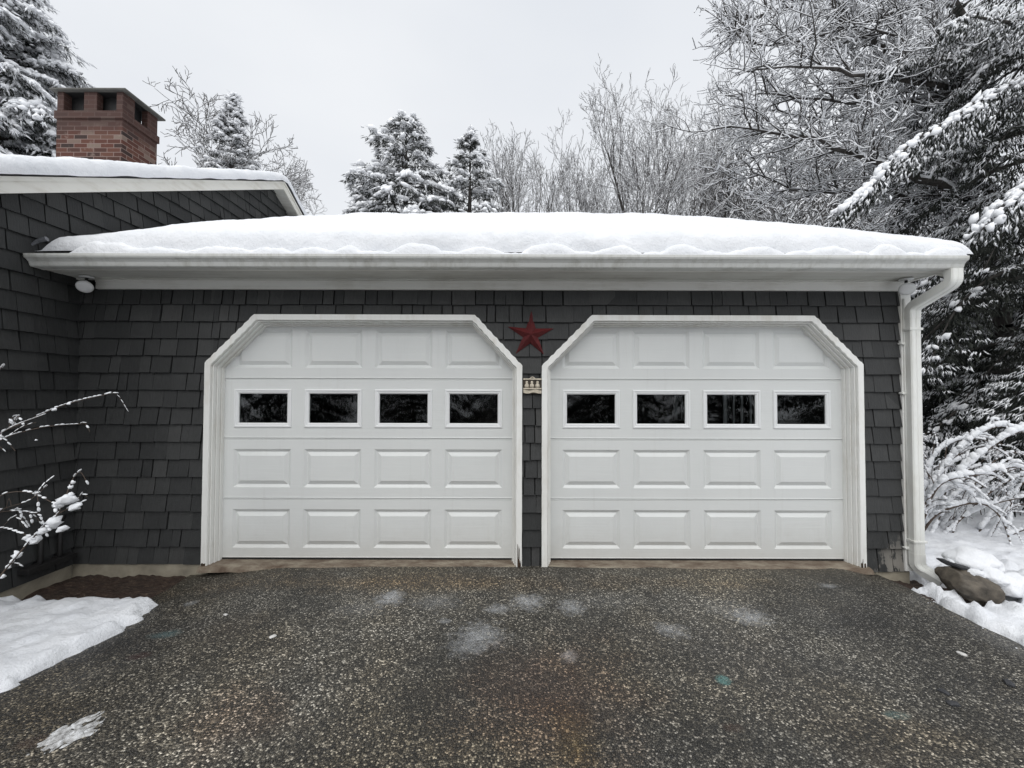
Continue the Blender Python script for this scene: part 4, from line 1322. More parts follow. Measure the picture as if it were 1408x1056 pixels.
# ---------- conifers built of drooping boughs
def conifer(name, label, cat, loc, height, radius, seed, nb=90, tuft=0.16, blob=0.13, zmin=0.08, droop=0.35, step=0.16, snow=0.85, prof=1.0, group=None, mat='needles', density=7, tipup=0.0, side=0.5, rk=0.35, feather=4, blobs=True, hang=0.35, dens_tip=0.25, spine=0.0, fw=1.0, scat=1.0, top_gap=0.0, cl=0.0):
    def cf(q): return 1.0 if not cl else max(0.0, min(1.3, .62 + cl * mnoise.noise(q * 1.7 + Vector((seed, 0, 0)))))
    rg = random.Random(seed); rs = np.random.RandomState(seed)
    root = empty(name, loc); tag(root, label, cat, group)
    mb = MB(); mb.tube([(0, 0, -.3), (rg.uniform(-.05, .05), 0, height * .5), (0, 0, height)], [height * .018 + .04, height * .011 + .02, .01], 8)
    mb.build('trunk', M['bark'], root)
    B0, B1, BR0, BR1 = [], [], [], []
    T0, T1, TR = [], [], []
    W0, W1, WR_ = [], [], []
    SP, SX, SZ, SD = [], [], [], []
    def needles_at(q, td, m, sc=1.0):
        for j in range(m):
            v = Vector((rg.gauss(0, 1), rg.gauss(0, 1), rg.gauss(-0.45, .6))).normalized()
            v = (td * 0.9 + v * 0.75 * scat + Vector((0, 0, -hang))).normalized()
            a = q + Vector((rg.uniform(-1, 1), rg.uniform(-1, 1), rg.uniform(-1.1, .25))) * tuft * .45
            T0.append(a[:]); T1.append((a + v * tuft * sc * rg.uniform(.6, 1.25))[:]); TR.append(tuft * rg.uniform(.05, .11))
    def snow_at(q, td, sz):
        if blobs:
            SP.append((q + Vector((0, 0, sz * .25)))[:]); SX.append(sz * rg.uniform(.7, 1.1)); SZ.append(sz * rg.uniform(.35, .6)); SD.append((td + Vector((rg.gauss(0, .3), rg.gauss(0, .3), 0)))[:])
        for j in range(feather):
            v = Vector((rg.gauss(0, 1), rg.gauss(0, 1), rg.gauss(-0.25, .35))).normalized()
            v = (td * 0.9 + v * 0.7 * scat + Vector((0, 0, -hang * .8))).normalized()
            a = q + Vector((rg.uniform(-1, 1), rg.uniform(-1, 1), rg.uniform(-.1, .35))) * sz * .9
            W0.append(a[:]); W1.append((a + v * sz * rg.uniform(.8, 1.7))[:]); WR_.append(sz * rg.uniform(.10, .24) * fw)
    for i in range(nb):
        u = (i + rg.random()) / nb
        u = u ** 0.85
        z = height * (zmin + (1 - zmin) * u)
        L = radius * ((1 - u) ** prof) * rg.uniform(0.62, 1.18) + 0.10
        if rg.random() < top_gap * u: continue
        an = i * 2.39996 + rg.uniform(-.5, .5)
        load = min(1.0, max(0.05, snow * rg.uniform(.55, 1.35)))
        dv = Vector((math.cos(an), math.sin(an), 0)); sd = Vector((-dv.y, dv.x, 0))
        ns = max(3, int(L / step))
        rise = 0.50 * u + 0.08 + rg.uniform(-.08, .12)
        dr = droop * (1 - 0.5 * u) * rg.uniform(.7, 1.3)
        prev = Vector((0, 0, z))
        for s_ in range(1, ns + 1):
            t = s_ / ns
            p = Vector((0, 0, z)) + dv * (L * t) + Vector((0, 0, L * (rise * t - dr * t * t * 1.3 + tipup * t ** 3))) + sd * (0.05 * L * math.sin(t * 5 + i))
            r_ = 0.006 + 0.012 * L * (1 - t)
            B0.append(prev[:]); B1.append(p[:]); BR0.append(r_ * 1.1); BR1.append(r_)
            d = (p - prev).normalized()
            if t > dens_tip or L < 0.5:
                wside = side * L * (0.25 + 0.75 * math.sin(min(1, t * 1.05) * PI * 0.85)) * 0.55 + 0.05
                for sg in (-1, 1):
                    m = max(1, int(wside / (step * 0.8)))
                    for k in range(m):
                        f = (k + rg.uniform(.3, 1)) / m
                        q = p + (sd * sg + d * 0.55).normalized() * (wside * f) + Vector((0, 0, -0.30 * wside * f * f * 1.4 + rg.uniform(-.03, .03)))
                        td = (sd * sg * 0.8 + d * 0.8 + Vector((0, 0, -0.25))).normalized()
                        needles_at(q, td, density)
                        if rg.random() < load * cf(q): snow_at(q + td * tuft * 0.2 + Vector((0, 0, tuft * .18)), td, blob * rg.uniform(.45, 1.25))
                if spine and rg.random() < load * cf(p):
                    for k in range(2):
                        sz = spine * rg.uniform(.5, 1.2)
                        SP.append((p + sd * rg.uniform(-.12, .12) + Vector((0, 0, .02)))[:]); SX.append(sz); SZ.append(sz * rg.uniform(.35, .6)); SD.append((d + sd * rg.uniform(-.8, .8))[:])
                if rg.random() < load * 1.1 * cf(p): snow_at(p + Vector((0, 0, .02 + blob * .2)), d, blob * rg.uniform(.7, 1.35))
                needles_at(p, d, density)
            prev = p
    link('boughs', seg_mesh('boughs', B0, B1, BR0, BR1, 4), M['bark'], root)
    link('foliage', spindle_mesh('foliage', T0, T1, TR, 3, 0.4, 0.5, smooth=False), M[mat], root)
    wm = spindle_mesh('snow_cover', W0, W1, WR_, 4, 0.4, 0.7, smooth=True, jit=.4, seed=seed)
    o = link('snow_cover', wm, M['branch_snow'], root)
    if SP:
        b_ = link('snow_clumps', blob_mesh('snow_clumps', SP, SX, SZ, seed, rk, np.array(SD)), M['branch_snow'], root)
    return root

GZ = -0.1
def ground_at(px, d): return Vector(((px - 704) / FPX * d, CAM.y + d, GZ))

# centre pair of snowy pines behind the garage
D1 = 15.0
g_ = ground_at(556, D1); h_ = at(556, 166, D1).z - GZ
conifer('pine_tree', 'broad snow-laden pine behind the middle of the garage roof, left of a slimmer one', 'pine tree', g_, h_, 3.25, 3, nb=110, tuft=.18, blob=.21, mat='dark_needles', prof=0.66, droop=.42, step=.25, zmin=.42, density=11, snow=.56, rk=.42, dens_tip=.35, feather=3, cl=.9)
g_ = ground_at(645, D1 + 1); h_ = at(645, 186, D1 + 1).z - GZ
conifer('pine_tree', 'slim pointed snow-laden pine right of the broad one behind the garage', 'pine tree', g_, h_, 2.15, 8, nb=95, tuft=.16, blob=.18, mat='dark_needles', prof=0.78, droop=.42, step=.22, zmin=.42, density=11, snow=.56, rk=.42, dens_tip=.3, feather=3, cl=.9)
g_ = ground_at(500, D1 + 2); h_ = at(500, 256, D1 + 2).z - GZ
conifer('pine_tree', 'low snowy pine crown at the left foot of the broad pine', 'pine tree', g_, h_, 1.6, 9, nb=60, tuft=.18, blob=.24, mat='dark_needles', prof=0.6, droop=.42, step=.24, zmin=.40, density=9, snow=.6, rk=.42)
# small spruce right of the chimney
g_ = ground_at(313, 15); h_ = at(313, 136, 15).z - GZ
conifer('spruce_tree', 'pointed snowy spruce just right of the brick chimney', 'spruce tree', g_, h_, 2.9, 21, nb=125, tuft=.13, blob=.13, mat='dark_needles', prof=1.25, droop=.28, step=.19, zmin=.42, density=8, snow=.68, side=.45, rk=.42)
# tall pine at the left edge
g_ = ground_at(-25, 12); h_ = at(-25, -60, 12).z - GZ
conifer('pine_tree', 'tall dark pine loaded with clumps of snow at the left edge behind the wing', 'pine tree', g_, h_, 3.35, 31, nb=210, tuft=.16, blob=.18, mat='dark_needles', prof=0.66, droop=.50, step=.20, zmin=.34, density=8, snow=.62, rk=.42, feather=7, hang=.45)

# right: big dark hemlocks beside the drive
conifer('hemlock_tree', 'great dark hemlock with drooping snowy boughs filling the right edge', 'hemlock tree', ground_at(1470, 6.6) + Vector((0, 0, .1)), 13.0, 3.5, 41, nb=230, tuft=.13, blob=.085, prof=0.85, droop=.75, step=.130, zmin=.02, density=7, snow=.62, mat='dark_needles', side=.42, rk=.4, feather=9, blobs=False, hang=.40, spine=.085, fw=.62, scat=.9, top_gap=.75, cl=1.7)
conifer('hemlock_tree', 'second dark hemlock standing behind the snowy shrub and downspout', 'hemlock tree', ground_at(1345, 9.0) + Vector((0, 0, .1)), 4.6, 2.6, 47, nb=160, tuft=.14, blob=.10, prof=0.65, droop=.6, step=.15, zmin=.02, density=7, snow=.65, mat='dark_needles', side=.46, rk=.4, feather=9, blobs=False, hang=.40, spine=.095, fw=.62, scat=.9, cl=1.7)

# bare trees in a row beyond the roof
specs = [ (737, 162, 17, 'slender upright bare tree, leftmost of the row right of the slim pine', 61, .42, .8, 18, 1),
          (700, 182, 19, 'thin bare sapling between the slim pine and the row of bare trees', 62, .50, .8, 12, 1),
          (768, 150, 18, 'bare tree with close ascending branches, second of the row beyond the roof', 63, .40, .8, 17, 1),
          (800, 150, 19, 'low thin bare tree between the close-branched one and the rounded one', 67, .50, .8, 12, 1),
          (842, 104, 16, 'rounded bare tree with even fine branching in the middle of the row', 64, .62, .7, 18, 1),
          (905, 90, 16, 'tall bare tree right of the rounded one in the row beyond the roof', 65, .48, .8, 16, 1),
          (935, 84, 17, 'tallest bare tree of the row beyond the roof', 68, .46, .8, 17, 1),
          (975, 70, 18, 'tall bare tree standing just left of the long spreading branches', 66, .5, .8, 17, 1)]
for i, (px, py, d, lab, sd, spr, up_, nl, mt) in enumerate(specs):
    g_ = ground_at(px, d); h_ = (at(px, py, d).z - GZ)
    segs = grow_tree(sd, h_, .12, nl, spr, up_, 4, kids=(6, 4, 3), start=.34, multi=mt, gn=.08)
    segs = fit_height(segs, h_, d)
    bare_tree_from(segs, 'bare_tree', lab, 'tree', g_, 'far_bark', group='bare trees beyond the garage roof', minr=.0062, seed=sd, snow_min=.0085)
# left group
for (px, py, d, lab, sd, spr) in [(243, 112, 16, 'open-branched bare tree between the chimney and the pointed spruce', 71, .62), (128, 98, 19, 'bare treetop peeping over the brick chimney', 72, .6),
                                  (432, 265, 26, 'tiny distant bare treetop between the wing gable and the broad pine', 73, .7), (285, 165, 17, 'low bare tree leaning over the pointed spruce', 74, .8)]:
    g_ = ground_at(px, d); h_ = at(px, py, d).z - GZ
    segs = fit_height(grow_tree(sd, h_, .09, 15, spr, .45, 4, kids=(7, 5, 4), start=.35), h_, d)
    bare_tree_from(segs, 'bare_tree', lab, 'tree', g_, 'far_bark', group='bare trees beyond the wing', minr=.009, seed=sd)

# the big spreading tree at the right: limbs run left from a trunk behind the hemlock
def limb_tree():
    rg = random.Random(91)
    D = 8.0
    base = ground_at(1392, D)
    segs = []
    def chain(pts, r0, r1, lvl):
        pts = [Vector(p) for p in pts]
        # resample with a little wander
        out = [pts[0]]
        for i in range(len(pts) - 1):
            n_ = max(2, int((pts[i + 1] - pts[i]).length / .35))
            for k in range(1, n_ + 1):
                q = pts[i].lerp(pts[i + 1], k / n_)
                if k < n_: q += Vector((rg.gauss(0, .035), rg.gauss(0, .035), rg.gauss(0, .035)))
                out.append(q)
        for i in range(len(out) - 1):
            a = r0 + (r1 - r0) * i / (len(out) - 1); b = r0 + (r1 - r0) * (i + 1) / (len(out) - 1)
            segs.append((out[i][:], out[i + 1][:], a, b, lvl))
        return out
    def twigs(out, r0, lvl, L, dens, upb=.25):
        for i in range(1, len(out)):
            for k in range(dens):
                if rg.random() < .15: continue
                p = out[i - 1].lerp(out[i], rg.random()); d = (out[i] - out[i - 1]).normalized()
                ax_ = d.orthogonal().normalized(); ax_.rotate(Matrix.Rotation(rg.uniform(0, 2 * PI), 3, d))
                an = rg.uniform(.5, 1.05); nd = (d * math.cos(an) + ax_ * math.sin(an) + Vector((0, 0, upb * .3))).normalized()
                ll = L * rg.uniform(.5, 1.2); n_ = 5 if lvl < 3 else 3
                cur = p; pts = [p]
                for s_ in range(n_):
                    nd = (nd + Vector((rg.gauss(0, .2), rg.gauss(0, .2), rg.gauss(0, .17) + upb * .12))).normalized()
                    cur = cur + nd * ll / n_; pts.append(cur)
                for s_ in range(n_):
                    a = r0 * (1 - .7 * s_ / n_); b = r0 * (1 - .7 * (s_ + 1) / n_)
                    segs.append((pts[s_][:], pts[s_ + 1][:], a, b, lvl))
                if lvl < 4: twigs(pts, r0 * .5, lvl + 1, L * .48, {2: 2, 3: 1}.get(lvl, 1), upb)
    tr = chain([base, at(1372, 420, D), at(1352, 160, D), at(1300, -60, D - .3), at(1260, -260, D - .5)], .15, .035, 0)
    limbs = [([at(1356, 170, D), at(1345, 128, D - .3), at(1302, 119, D - .6), at(1226, 106, D - 1.0), at(1120, 92, D - 1.2), at(1040, 95, D - 1.3)], .085),
             ([at(1355, 190, D), at(1323, 131, D - .5), at(1208, 137, D - .6), at(1129, 135, D - .6), at(1040, 128, D - .4)], .06),
             ([at(1366, 300, D), at(1290, 250, D - .4), at(1214, 226, D - .6), at(1162, 207, D - .7), at(1123, 188, D - .6), at(1062, 182, D - .5), at(1004, 173, D - .4)], .095),
             ([at(1350, 150, D), at(1314, 88, D - .4), at(1272, 61, D - .6), at(1230, 48, D - .8), at(1150, 20, D - .9)], .05),
             ([at(1330, 60, D), at(1260, 95, D - .3), at(1208, 61, D - .4), at(1175, 33, D - .5), at(1150, 0, D - .5), at(1120, -40, D - .4)], .10),
             ([at(1320, 10, D), at(1240, 10, D - .5), at(1150, 42, D - .7), at(1080, 60, D - .8), at(1020, 58, D - .8)], .05),
             ([at(1310, -30, D), at(1220, -40, D - .3), at(1120, 0, D - .5), at(1040, 22, D - .6), at(1000, 50, D - .6)], .05),
             ([at(1366, 320, D), at(1300, 290, D + .3), at(1220, 262, D + .4), at(1120, 262, D + .4), at(1030, 235, D + .5)], .05),
             ([at(1362, 260, D), at(1300, 205, D + .6), at(1210, 165, D + .8), at(1100, 160, D + 1), at(1020, 140, D + 1)], .05),
             ([at(1300, -50, D), at(1200, -90, D), at(1110, -50, D), at(1040, -30, D)], .05)]
    for pts, r_ in limbs:
        out = chain(pts, r_, .012, 1)
        twigs(out, .017, 2, 1.05, 3)
    # into local space
    segs2 = [(tuple(Vector(s[0]) - base), tuple(Vector(s[1]) - base), s[2], s[3], s[4]) for s in segs]
    bare_tree_from(segs2, 'spreading_tree', 'big spreading bare tree reaching long snowy limbs left above the garage roof corner', 'tree', base, 'bark', minr=.0045, seed=5, snow_min=.010)
limb_tree()

# thicket behind the right end of the roof: bare young trees, individually placed
rg = random.Random(77)
proto = []
for i in range(3):
    segs = fit_height(grow_tree(200 + i, 7.0, .06, 13, .55, .5, 4, kids=(6, 5, 3), start=.18, multi=2), 7.0)
    proto.append(segs)
labels_t = ['bare young tree in the brushy thicket over the right end of the garage roof']
first = []
k = 0
for (px, top, d) in [(1010, 190, 18), (1045, 165, 20), (1085, 200, 16), (1125, 160, 19), (1165, 205, 16), (1200, 165, 20), (1245, 200, 17), (1145, 235, 13.5), (1220, 235, 14), (1000, 205, 22)]:
    s_ = (at(px, top, d).z - GZ) / 7.0
    j = k % 3
    if k < 3:
        o = bare_tree_from(proto[j], 'bare_tree', labels_t[0], 'tree', ground_at(px, d), 'far_bark', group='thicket of bare young trees beyond the garage', minr=.009, seed=j, snow_min=.0135)
        first.append(o)
    else:
        o = copy_tree(first[j])
        o.location = ground_at(px, d)
    o.rotation_euler.z = rg.uniform(0, 6.28); o.scale = (s_, s_, s_)
    k += 1

# ---------- the snow-weighted hemlock bough hanging in front of the spreading tree, part of the great hemlock's neighbour
def heavy_bough(pts, label, seed, r_blob=.10, drop=.55):
    rg = random.Random(seed)
    pts = [Vector(p) for p in pts]
    base = pts[0].copy(); base = Vector((base.x, base.y, 0))
    out = []
    for i in range(len(pts) - 1):
        n_ = max(2, int((pts[i + 1] - pts[i]).length / .07))
        for k in range(n_): out.append(pts[i].lerp(pts[i + 1], k / n_))
    out.append(pts[-1])
    n_ = len(out)
    T0, T1, TR, SP, SX, SZ, SD = [], [], [], [], [], [], []
    W0, W1, WR_ = [], [], []
    B0, B1, b0, b1 = [], [], [], []
    for i in range(1, n_):
        t = i / n_; p = out[i]; d = (out[i] - out[i - 1]).normalized(); sd = d.cross(Vector((0, 0, 1))).normalized()
        B0.append(out[i - 1][:]); B1.append(p[:]); b0.append(.03 * (1 - t) + .006); b1.append(.03 * (1 - t) + .005)
        wd = (.24 * (1 + .5 * math.sin(i * .37 + seed)) * math.sin(min(1, t * 1.1 + .12) * PI * .9) + .05)
        for k in range(5):
            s_ = rg.uniform(-1, 1) * wd * rg.choice([.5, 1, 1.25]); q = p + sd * s_ + Vector((0, 0, -.35 * abs(s_) + rg.uniform(-.02, .02)))
            SP.append((q + Vector((0, 0, .03)))[:]); z_ = r_blob * rg.choice([.25, .4, .6, .85]) * rg.uniform(.7, 1.1); SX.append(z_); SZ.append(z_ * rg.uniform(.4, .8)); SD.append((d + sd * rg.uniform(-1.2, 1.2) + Vector((0, 0, -rg.random() * .8)))[:])
            for j in range(9):
                v = Vector((rg.gauss(0, .5), rg.gauss(0, .5), -1)).normalized(); a = q + Vector((rg.uniform(-.06, .06), rg.uniform(-.06, .06), -.02 - rg.random() ** 1.5 * drop * (1 - .75 * t)))
                v = (v + d * .5).normalized()
                T0.append(a[:]); T1.append((a + v * rg.uniform(.08, .17))[:]); TR.append(rg.uniform(.005, .010))
                if rg.random() < .33:
                    a = a + Vector((0, -.012, .02)); W0.append(a[:]); W1.append((a + v * rg.uniform(.07, .14))[:]); WR_.append(rg.uniform(.008, .020))
    return base, (B0, B1, b0, b1), (T0, T1, TR), (SP, SX, SZ, SD), (W0, W1, WR_)
hm = [o for o in bpy.data.objects if o.name.startswith('hemlock_tree')]
hm.sort(key=lambda o: o.name)
for pts, par, seed, rb, dp in [([at(1460, 92, 6.4), at(1400, 108, 6.2), at(1350, 132, 6.1), at(1312, 160, 6.0), at(1262, 188, 5.9), at(1222, 222, 5.8), at(1190, 262, 5.75), at(1152, 289, 5.7)], hm[0], 1, .10, .62),
                               ([at(1440, 235, 5.2), at(1408, 258, 5.1), at(1375, 284, 5.0), at(1349, 315, 5.0)], hm[0], 2, .10, .5),
                               ([at(1440, 20, 6.3), at(1390, 30, 6.2), at(1330, 20, 6.1), at(1290, 40, 6.0)], hm[0], 3, .05, .7),
                               ([at(1330, 80, 7.2), at(1250, 82, 6.9), at(1200, 102, 6.8)], hm[0], 4, .05, .25)]:
    b_, br, fo, sn, wh = heavy_bough(pts, '', seed, rb, dp)
    off = np.array(par.location)
    link('hanging_bough', seg_mesh('hanging_bough', np.array(br[0]) - off, np.array(br[1]) - off, br[2], br[3], 6), M['bark'], par)
    hb_ = [c_ for c_ in par.children if c_.name.startswith('hanging_bough')][-1]
    link('foliage', spindle_mesh('foliage', np.array(fo[0]) - off, np.array(fo[1]) - off, fo[2], 3, .4, .5, smooth=False), M['dark_needles'], hb_)
    link('snow_fringe', spindle_mesh('snow_fringe', np.array(wh[0]) - off, np.array(wh[1]) - off, wh[2], 4, .4, .7, jit=.4), M['branch_snow'], hb_)
    link('snow_cover', blob_mesh('snow_cover', np.array(sn[0]) - off, sn[1], sn[2], seed, .45, np.array(sn[3])), M['branch_snow'], hb_)

# ---------- shrubs with thick snow on arching stems
def shrub(name, label, base, stems, r0=.012, snow_r=.026, seed=0, twig=True, snow_amt=.9, tw_len=.25, gap=.1):
    """stems: list of (points, r_start, snow_scale)"""
    rg = random.Random(seed)
    root = empty(name, base); tag(root, label, 'shrub')
    B0, B1, a0, a1 = [], [], [], []
    SP, SX, SZ, SD = [], [], [], []
    def run(pts, ra, rb, sn, lvl):
        pts = [Vector(p) - Vector(base) for p in pts]
        # smooth (Catmull-Rom)
        out = []
        for i in range(len(pts) - 1):
            p0, p1, p2, p3 = pts[max(i - 1, 0)], pts[i], pts[i + 1], pts[min(i + 2, len(pts) - 1)]
            n_ = max(2, int((p2 - p1).length / .022))
            for k in range(n_):
                t = k / n_
                out.append(.5 * ((2 * p1) + (p2 - p0) * t + (2 * p0 - 5 * p1 + 4 * p2 - p3) * t * t + (3 * p1 - p0 - 3 * p2 + p3) * t ** 3))
        out.append(pts[-1])
        n_ = len(out)
        on = True
        for i in range(1, n_):
            t = i / n_; r_ = ra + (rb - ra) * t
            B0.append(out[i - 1][:]); B1.append(out[i][:]); a0.append(r_); a1.append(r_)
            d = out[i] - out[i - 1]; hz = math.sqrt(d.x ** 2 + d.y ** 2) / max(d.length, 1e-6)
            if rg.random() < gap: on = not on
            if (on or rg.random() > .5) and hz > .25 and rg.random() < snow_amt:
                s_ = snow_r * sn * rg.uniform(.6, 1.2) * (.5 + .5 * hz) * (1 - .45 * t)
                SP.append((out[i] + Vector((0, 0, r_ + s_ * .35)))[:]); SX.append(max(s_ * 1.25, .012)); SZ.append(s_); SD.append(d.normalized()[:])
            if twig and lvl == 0 and rg.random() < .16 and t > .15:
                dd = d.normalized(); ax_ = dd.orthogonal().normalized(); ax_.rotate(Matrix.Rotation(rg.uniform(0, 6.28), 3, dd))
                nd = (dd + ax_ * rg.uniform(.4, .9)).normalized(); L = tw_len * rg.uniform(.5, 1.4)
                w0 = out[i] + Vector(base)
                run([w0, w0 + nd * L * .5 + Vector((0, 0, .02)), w0 + nd * L + Vector((0, 0, -.03 + rg.uniform(-.05, .06)))], r_ * .5, r_ * .25 + .001, sn * .5, 1)
    for (pts, ra, sn) in stems: run(pts, ra, ra * .35, sn, 0)
    link('stems', seg_mesh('stems', B0, B1, a0, a1, 6), M['stem_bark'], root)
    link('snow_cover', blob_mesh('snow_cover', SP, SX, SZ, seed, .28, np.array(SD), hi=True), M['snow'], root)
    return root

# right shrub, behind the boulder
rb = at(1262, 742, 4.6); rb.z = -0.12
rg = random.Random(15)
st_ = []
fixed = [[(1262, 742, 4.6), (1285, 690, 4.5), (1330, 640, 4.4), (1390, 596, 4.3), (1440, 590, 4.3), (1490, 620, 4.2)],
         [(1264, 742, 4.6), (1282, 670, 4.6), (1325, 612, 4.6), (1372, 585, 4.6), (1420, 600, 4.6), (1460, 640, 4.5)],
         [(1262, 742, 4.6), (1290, 705, 4.4), (1345, 690, 4.3), (1378, 712, 4.2), (1392, 755, 4.1)],
         [(1262, 742, 4.6), (1300, 715, 4.8), (1370, 690, 5.0), (1450, 700, 5.2)],
         [(1262, 742, 4.6), (1275, 650, 4.9), (1300, 612, 5.0), (1350, 600, 5.1), (1400, 620, 5.1)],
         [(1262, 742, 4.6), (1290, 668, 4.3), (1350, 650, 4.2), (1410, 640, 4.1), (1450, 660, 4.1)],
         [(1262, 742, 4.6), (1268, 700, 4.4), (1300, 660, 4.3), (1318, 668, 4.25)]]
wgt = [1.9, 1.7, 1.3, 1.1, 1.5, 1.7, 2.0]
for f, w_ in zip(fixed, wgt): st_.append(([at(*q) for q in f], .016, w_))
for i in range(26):
    a = rg.uniform(-.9, .9); L = rg.uniform(.7, 1.7); hgt = rg.uniform(.35, 1.15)
    d = Vector((math.cos(a), math.sin(a), 0))
    b0 = rb + Vector((rg.uniform(-.1, .7), rg.uniform(-.3, .4), 0))
    if b0.y + d.y * L < 0.2 and b0.x < 4: continue
    p1 = b0 + d * L * .35 + Vector((0, 0, hgt * .75)); p2 = b0 + d * L * .75 + Vector((0, 0, hgt)); p3 = b0 + d * L * 1.15 + Vector((0, 0, hgt * rg.uniform(.35, .85)))
    st_.append(([b0, p1, p2, p3], rg.uniform(.006, .011), rg.uniform(.7, 1.3)))
shrub('snowy_shrub', 'leafless shrub with arching stems under thick snow behind the boulder by the downspout', rb, st_, snow_r=.034, seed=2)

# left shrub, coming in from the left edge in front of the wing wall
lb = Vector((-3.15, -1.55, -0.05))
D2 = 2.25
L_ = [([lb, at(-90, 700, 2.2), at(-20, 612, 2.25), at(30, 584, 2.28), at(90, 558, 2.3), at(150, 543, 2.32)], .0050, .36),
      ([lb, at(-100, 720, 2.2), at(-20, 622, 2.3), at(45, 592, 2.33), at(118, 584, 2.36)], .0045, .30),
      ([lb, at(-100, 705, 2.1), at(-10, 606, 2.15), at(60, 572, 2.2)], .0035, .22),
      ([lb, at(-80, 640, 2.1), at(-30, 540, 2.1), at(4, 505, 2.1)], .0040, .3),
      ([lb, at(-60, 870, 2.0), at(0, 795, 2.05), at(45, 742, 2.1), at(80, 708, 2.12), at(98, 664, 2.14)], .0065, .45),
      ([at(80, 708, 2.12), at(96, 700, 2.13), at(116, 691, 2.14)], .003, .3),
      ([lb, at(-80, 760, 2.0), at(-10, 690, 2.1), at(35, 678, 2.13), at(75, 694, 2.12)], .0045, .35),
      ([lb, at(-80, 800, 2.05), at(-10, 712, 2.15), at(40, 690, 2.2), at(66, 668, 2.2)], .0035, .30),
      ([lb, at(-60, 800, 2.1), at(-10, 732, 2.12), at(30, 735, 2.1), at(46, 742, 2.1)], .003, .25),
      ([lb, at(-60, 760, 2.3), at(-5, 708, 2.35), at(55, 708, 2.4)], .0028, .2)]
sh = shrub('snowy_shrub', 'thin bare shrub twigs with snow clots reaching in from the left edge', lb, L_, snow_r=.024, seed=4, snow_amt=.95, tw_len=.09, gap=.10)
cl = [(92, 691, .048, .030), (104, 700, .030, .022), (82, 697, .03, .02), (75, 722, .045, .030), (86, 730, .032, .018), (60, 733, .030, .022), (48, 746, .034, .022), (38, 742, .022, .014), (25, 765, .026, .020), (98, 682, .014, .014), (97, 672, .013, .012), (101, 665, .013, .012), (5, 795, .016, .012), (12, 782, .014, .011), (95, 557, .010, .008), (75, 565, .012, .008), (50, 607, .006, .005)]
off = lb
for i_, (a, b, c_, d_) in enumerate(cl):
    link('snow_clot', blob_mesh('snow_clot', [(at(a, b, 2.11) - off)[:]], [c_ * .92], [d_ * 1.05], 9 + i_, .55, np.array([[1, 0, rg.uniform(0, .6)]]), hi=True, freq=2.2), M['snow'], sh)

# ================================================================== STONES AND SMALL THINGS
def rock(name, label, cat, c_, size, rot, seed, mat='stone', amp=.18, parent=None):
    _b = bmesh.new(); bmesh.ops.create_icosphere(_b, subdivisions=5, radius=1.0)
    V = np.array([v.co[:] for v in _b.verts]); F = np.array([[v.index for v in f.verts] for f in _b.faces]); _b.free()
    nz = fbm(V[:, 0] * 1.1 + seed, V[:, 1] * 1.1, V[:, 2] * 1.1, 4)
    V = V * (1 + amp * 2 * nz[:, None] + .22 * amp * fbm(V[:, 0] * 5 + seed, V[:, 1] * 5, V[:, 2] * 5, 4)[:, None])
    V = np.clip(V, -0.86, 0.86)
    V = V * np.array(size)
    rm = np.array(Matrix.Rotation(rot[2], 3, 'Z') @ Matrix.Rotation(rot[1], 3, 'Y') @ Matrix.Rotation(rot[0], 3, 'X'))
    V = V @ rm.T
    o = link(name, np_mesh(name, V, F), M[mat], parent, c_)
    if label: tag(o, label, cat)
    return o, V
def snow_cap(parent, V, seed, th=.05, zoff=0.0, xr=(-9, 9), name='snow_cover'):
    """cap of snow over the upper faces of a rock: heightfield draped on its bounding outline"""
    xs = np.linspace(V[:, 0].min() * 1.04, V[:, 0].max() * 1.04, 60); ys = np.linspace(V[:, 1].min() * 1.04, V[:, 1].max() * 1.04, 50)
    X, Y = np.meshgrid(xs, ys); x, y = X.ravel(), Y.ravel()
    z = np.full(len(x), -9.0)
    d2 = (x[:, None] - V[None, :, 0]) ** 2 + (y[:, None] - V[None, :, 1]) ** 2
    top = V[:, 2] > np.percentile(V[:, 2], 30)
    d2[:, ~top] = 9
    k = 6
    idx = np.argpartition(d2, k, 1)[:, :k]; zz = V[idx, 2].max(1)
    r_ = np.sqrt((x / (V[:, 0].max() * 1.03)) ** 2 + (y / (V[:, 1].max() * 1.03)) ** 2)
    lim = 1 + .12 * fbm(x * 9 + seed, y * 9, 1, 3)
    m = np.clip(1 - (r_ / lim) ** 3, 0, 1) * ((x > xr[0]) & (x < xr[1]))
    z = zz + (th * np.sqrt(m) + .015 * fbm(x * 10, y * 10 + seed, 3, 3) * m) - .05 * (m <= 0) + zoff
    return grid_mesh(name, np.stack([x, y, z], 1), 60, 50, M['snow'], parent)
c_ = at(1337, 806, 3.18)
o, V = rock('boulder', 'brown boulder by the kick-out of the downspout, snow on its right shoulder', 'boulder', c_, (.190, .16, .118), (0, R(28), R(-6)), 2.0, amp=.22)
bl = [(1362, 792, .10, .085), (1388, 806, .12, .11), (1342, 788, .06, .04)]
link('snow_cover', blob_mesh('snow_cover', [(at(a, b, 3.16) - c_)[:] for a, b, _, _ in bl], [q for _, _, q, _ in bl], [q for _, _, _, q in bl], 5, .20, None, hi=4), M['snow'], o)
c_ = at(1326, 778, 3.28)
o, V = rock('flat_stone', 'flat dark stone balanced on the boulder under a rounded snow cap', 'stone', c_, (.165, .14, .03), (0, R(14), R(5)), 5.0, amp=.12, mat='chip_dark')
bl = [(1336, 770, .145, .095), (1356, 775, .10, .07), (1316, 774, .07, .045)]
